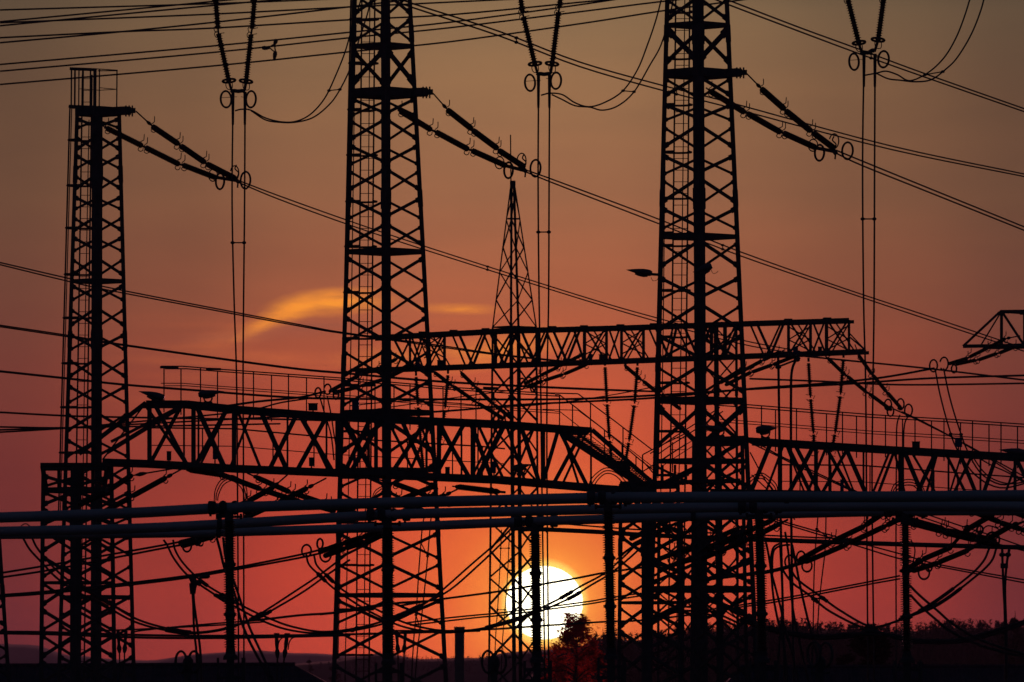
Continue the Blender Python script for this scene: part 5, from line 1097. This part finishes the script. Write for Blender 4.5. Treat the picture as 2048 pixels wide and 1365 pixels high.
bundle('pair of thin wires hanging straight between the two right posts', [[(1636, 1030, 262), (1632, 1080, 262), (1628, 1150, 262), (1626, 1260, 262), (1620, 1480, 262)], [(1652, 1030, 262), (1650, 1100, 262), (1642, 1170, 262), (1636, 1240, 262), (1626, 1480, 262)]], .02, DL, (.19,))
bundle('two taped droppers with a block near the right edge', [[(2004, 1098, 242), (2005, 1130, 242), (2007, 1180, 242), (2010, 1260, 242), (2012, 1480, 242)], [(2018, 1098, 242), (2013, 1130, 242), (2010, 1180, 242), (2012, 1260, 242), (2014, 1480, 242)]], .034, DL, (.1,))
t = thing('cable_block', 'dark square cable block near the right edge above the tall tree', 'clamp', P(2009, 1130, 242)); b = MB(); b.bar(P(2001, 1132, 242), P(2016, 1132, 242), .12, .14); b.build('body', CAST, t)
b = MB(); b.tube([P(2006, 1100, 242), P(2004, 1130, 242)], .02, 6); b.tube([P(2020, 1100, 242), P(2013, 1130, 242)], .02, 6); b.build('lead', WIRE, t)
bundle('pair of thin wires falling inside the middle tower right bay', [[(848, 1035, 262), (844, 1060, 262), (838, 1135, 262), (832, 1230, 262), (826, 1300, 262), (818, 1480, 262)], [(862, 1035, 262), (858, 1080, 262), (850, 1170, 262), (840, 1260, 262), (834, 1310, 262), (822, 1480, 262)]], .02, DL, (.3, .62))
bundle('pair of thin wires hanging inside the spire mast', [[(1003, 1060, 296), (999, 1150, 296), (995, 1220, 296), (990, 1300, 296), (986, 1480, 296)], [(1019, 1060, 296), (1015, 1150, 296), (1010, 1220, 296), (1004, 1300, 296), (998, 1480, 296)]], .017, DL, (.14, .5))
for xa, lab in ((793, 'cable stub low inside the middle tower, left one'), (811, 'cable stub low inside the middle tower, right one'), (236, 'cable stub low beside the left tower right leg, left one'), (252, 'cable stub low beside the left tower right leg, right one')):
    t = thing('cable_stub', lab, 'cable end', P(xa, 1265, 245), 'cable stubs on the low flat line'); b = MB(); s_ = -1 if xa in (811, 252) else 1
    b.lathe(P(xa, 1262, 245), P(xa + 3 * s_, 1306, 245), [(0, .05), (.3, .05), (.6, .04), (.8, .075), (1, .04)], 8); b.build('sleeve', CAST, t)
    b = MB(); b.tube([P(xa + 3 * s_, 1306, 245), P(xa + 5 * s_, 1480, 245)], .022, 6); b.build('lead', WIRE, t)

# ------------------------------------------------------------------ haze
b = MB()
x0, x1, y0_, y1_, z0, z1 = -1500, 1500, -400, HZ_Y, -1.8, HZ_Z
b.v = [Vector((x, y, z)) for z in (z0, z1) for x, y in ((x0, y0_), (x1, y0_), (x1, y1_), (x0, y1_))]
b.f = [(3, 2, 1, 0), (4, 5, 6, 7), (0, 1, 5, 4), (1, 2, 6, 5), (2, 3, 7, 6), (3, 0, 4, 7)]
HM = bpy.data.materials.new('evening_haze'); HM.use_nodes = True; h = NG(HM.node_tree); HM.node_tree.nodes.clear()
pv = h.n('ShaderNodeVolumePrincipled'); pv.inputs['Color'].default_value = (.8, .75, 1, 1); pv.inputs['Density'].default_value = HZ_D; pv.inputs['Anisotropy'].default_value = .15
o_ = h.n('ShaderNodeOutputMaterial'); h.l(pv.outputs[0], o_.inputs[1])
hz = b.build('haze', HM, loc=(0, 0, 0)); hz['kind'] = 'stuff'
print("verts", sum(len(o.data.vertices) for o in bpy.data.objects if o.type=="MESH"))
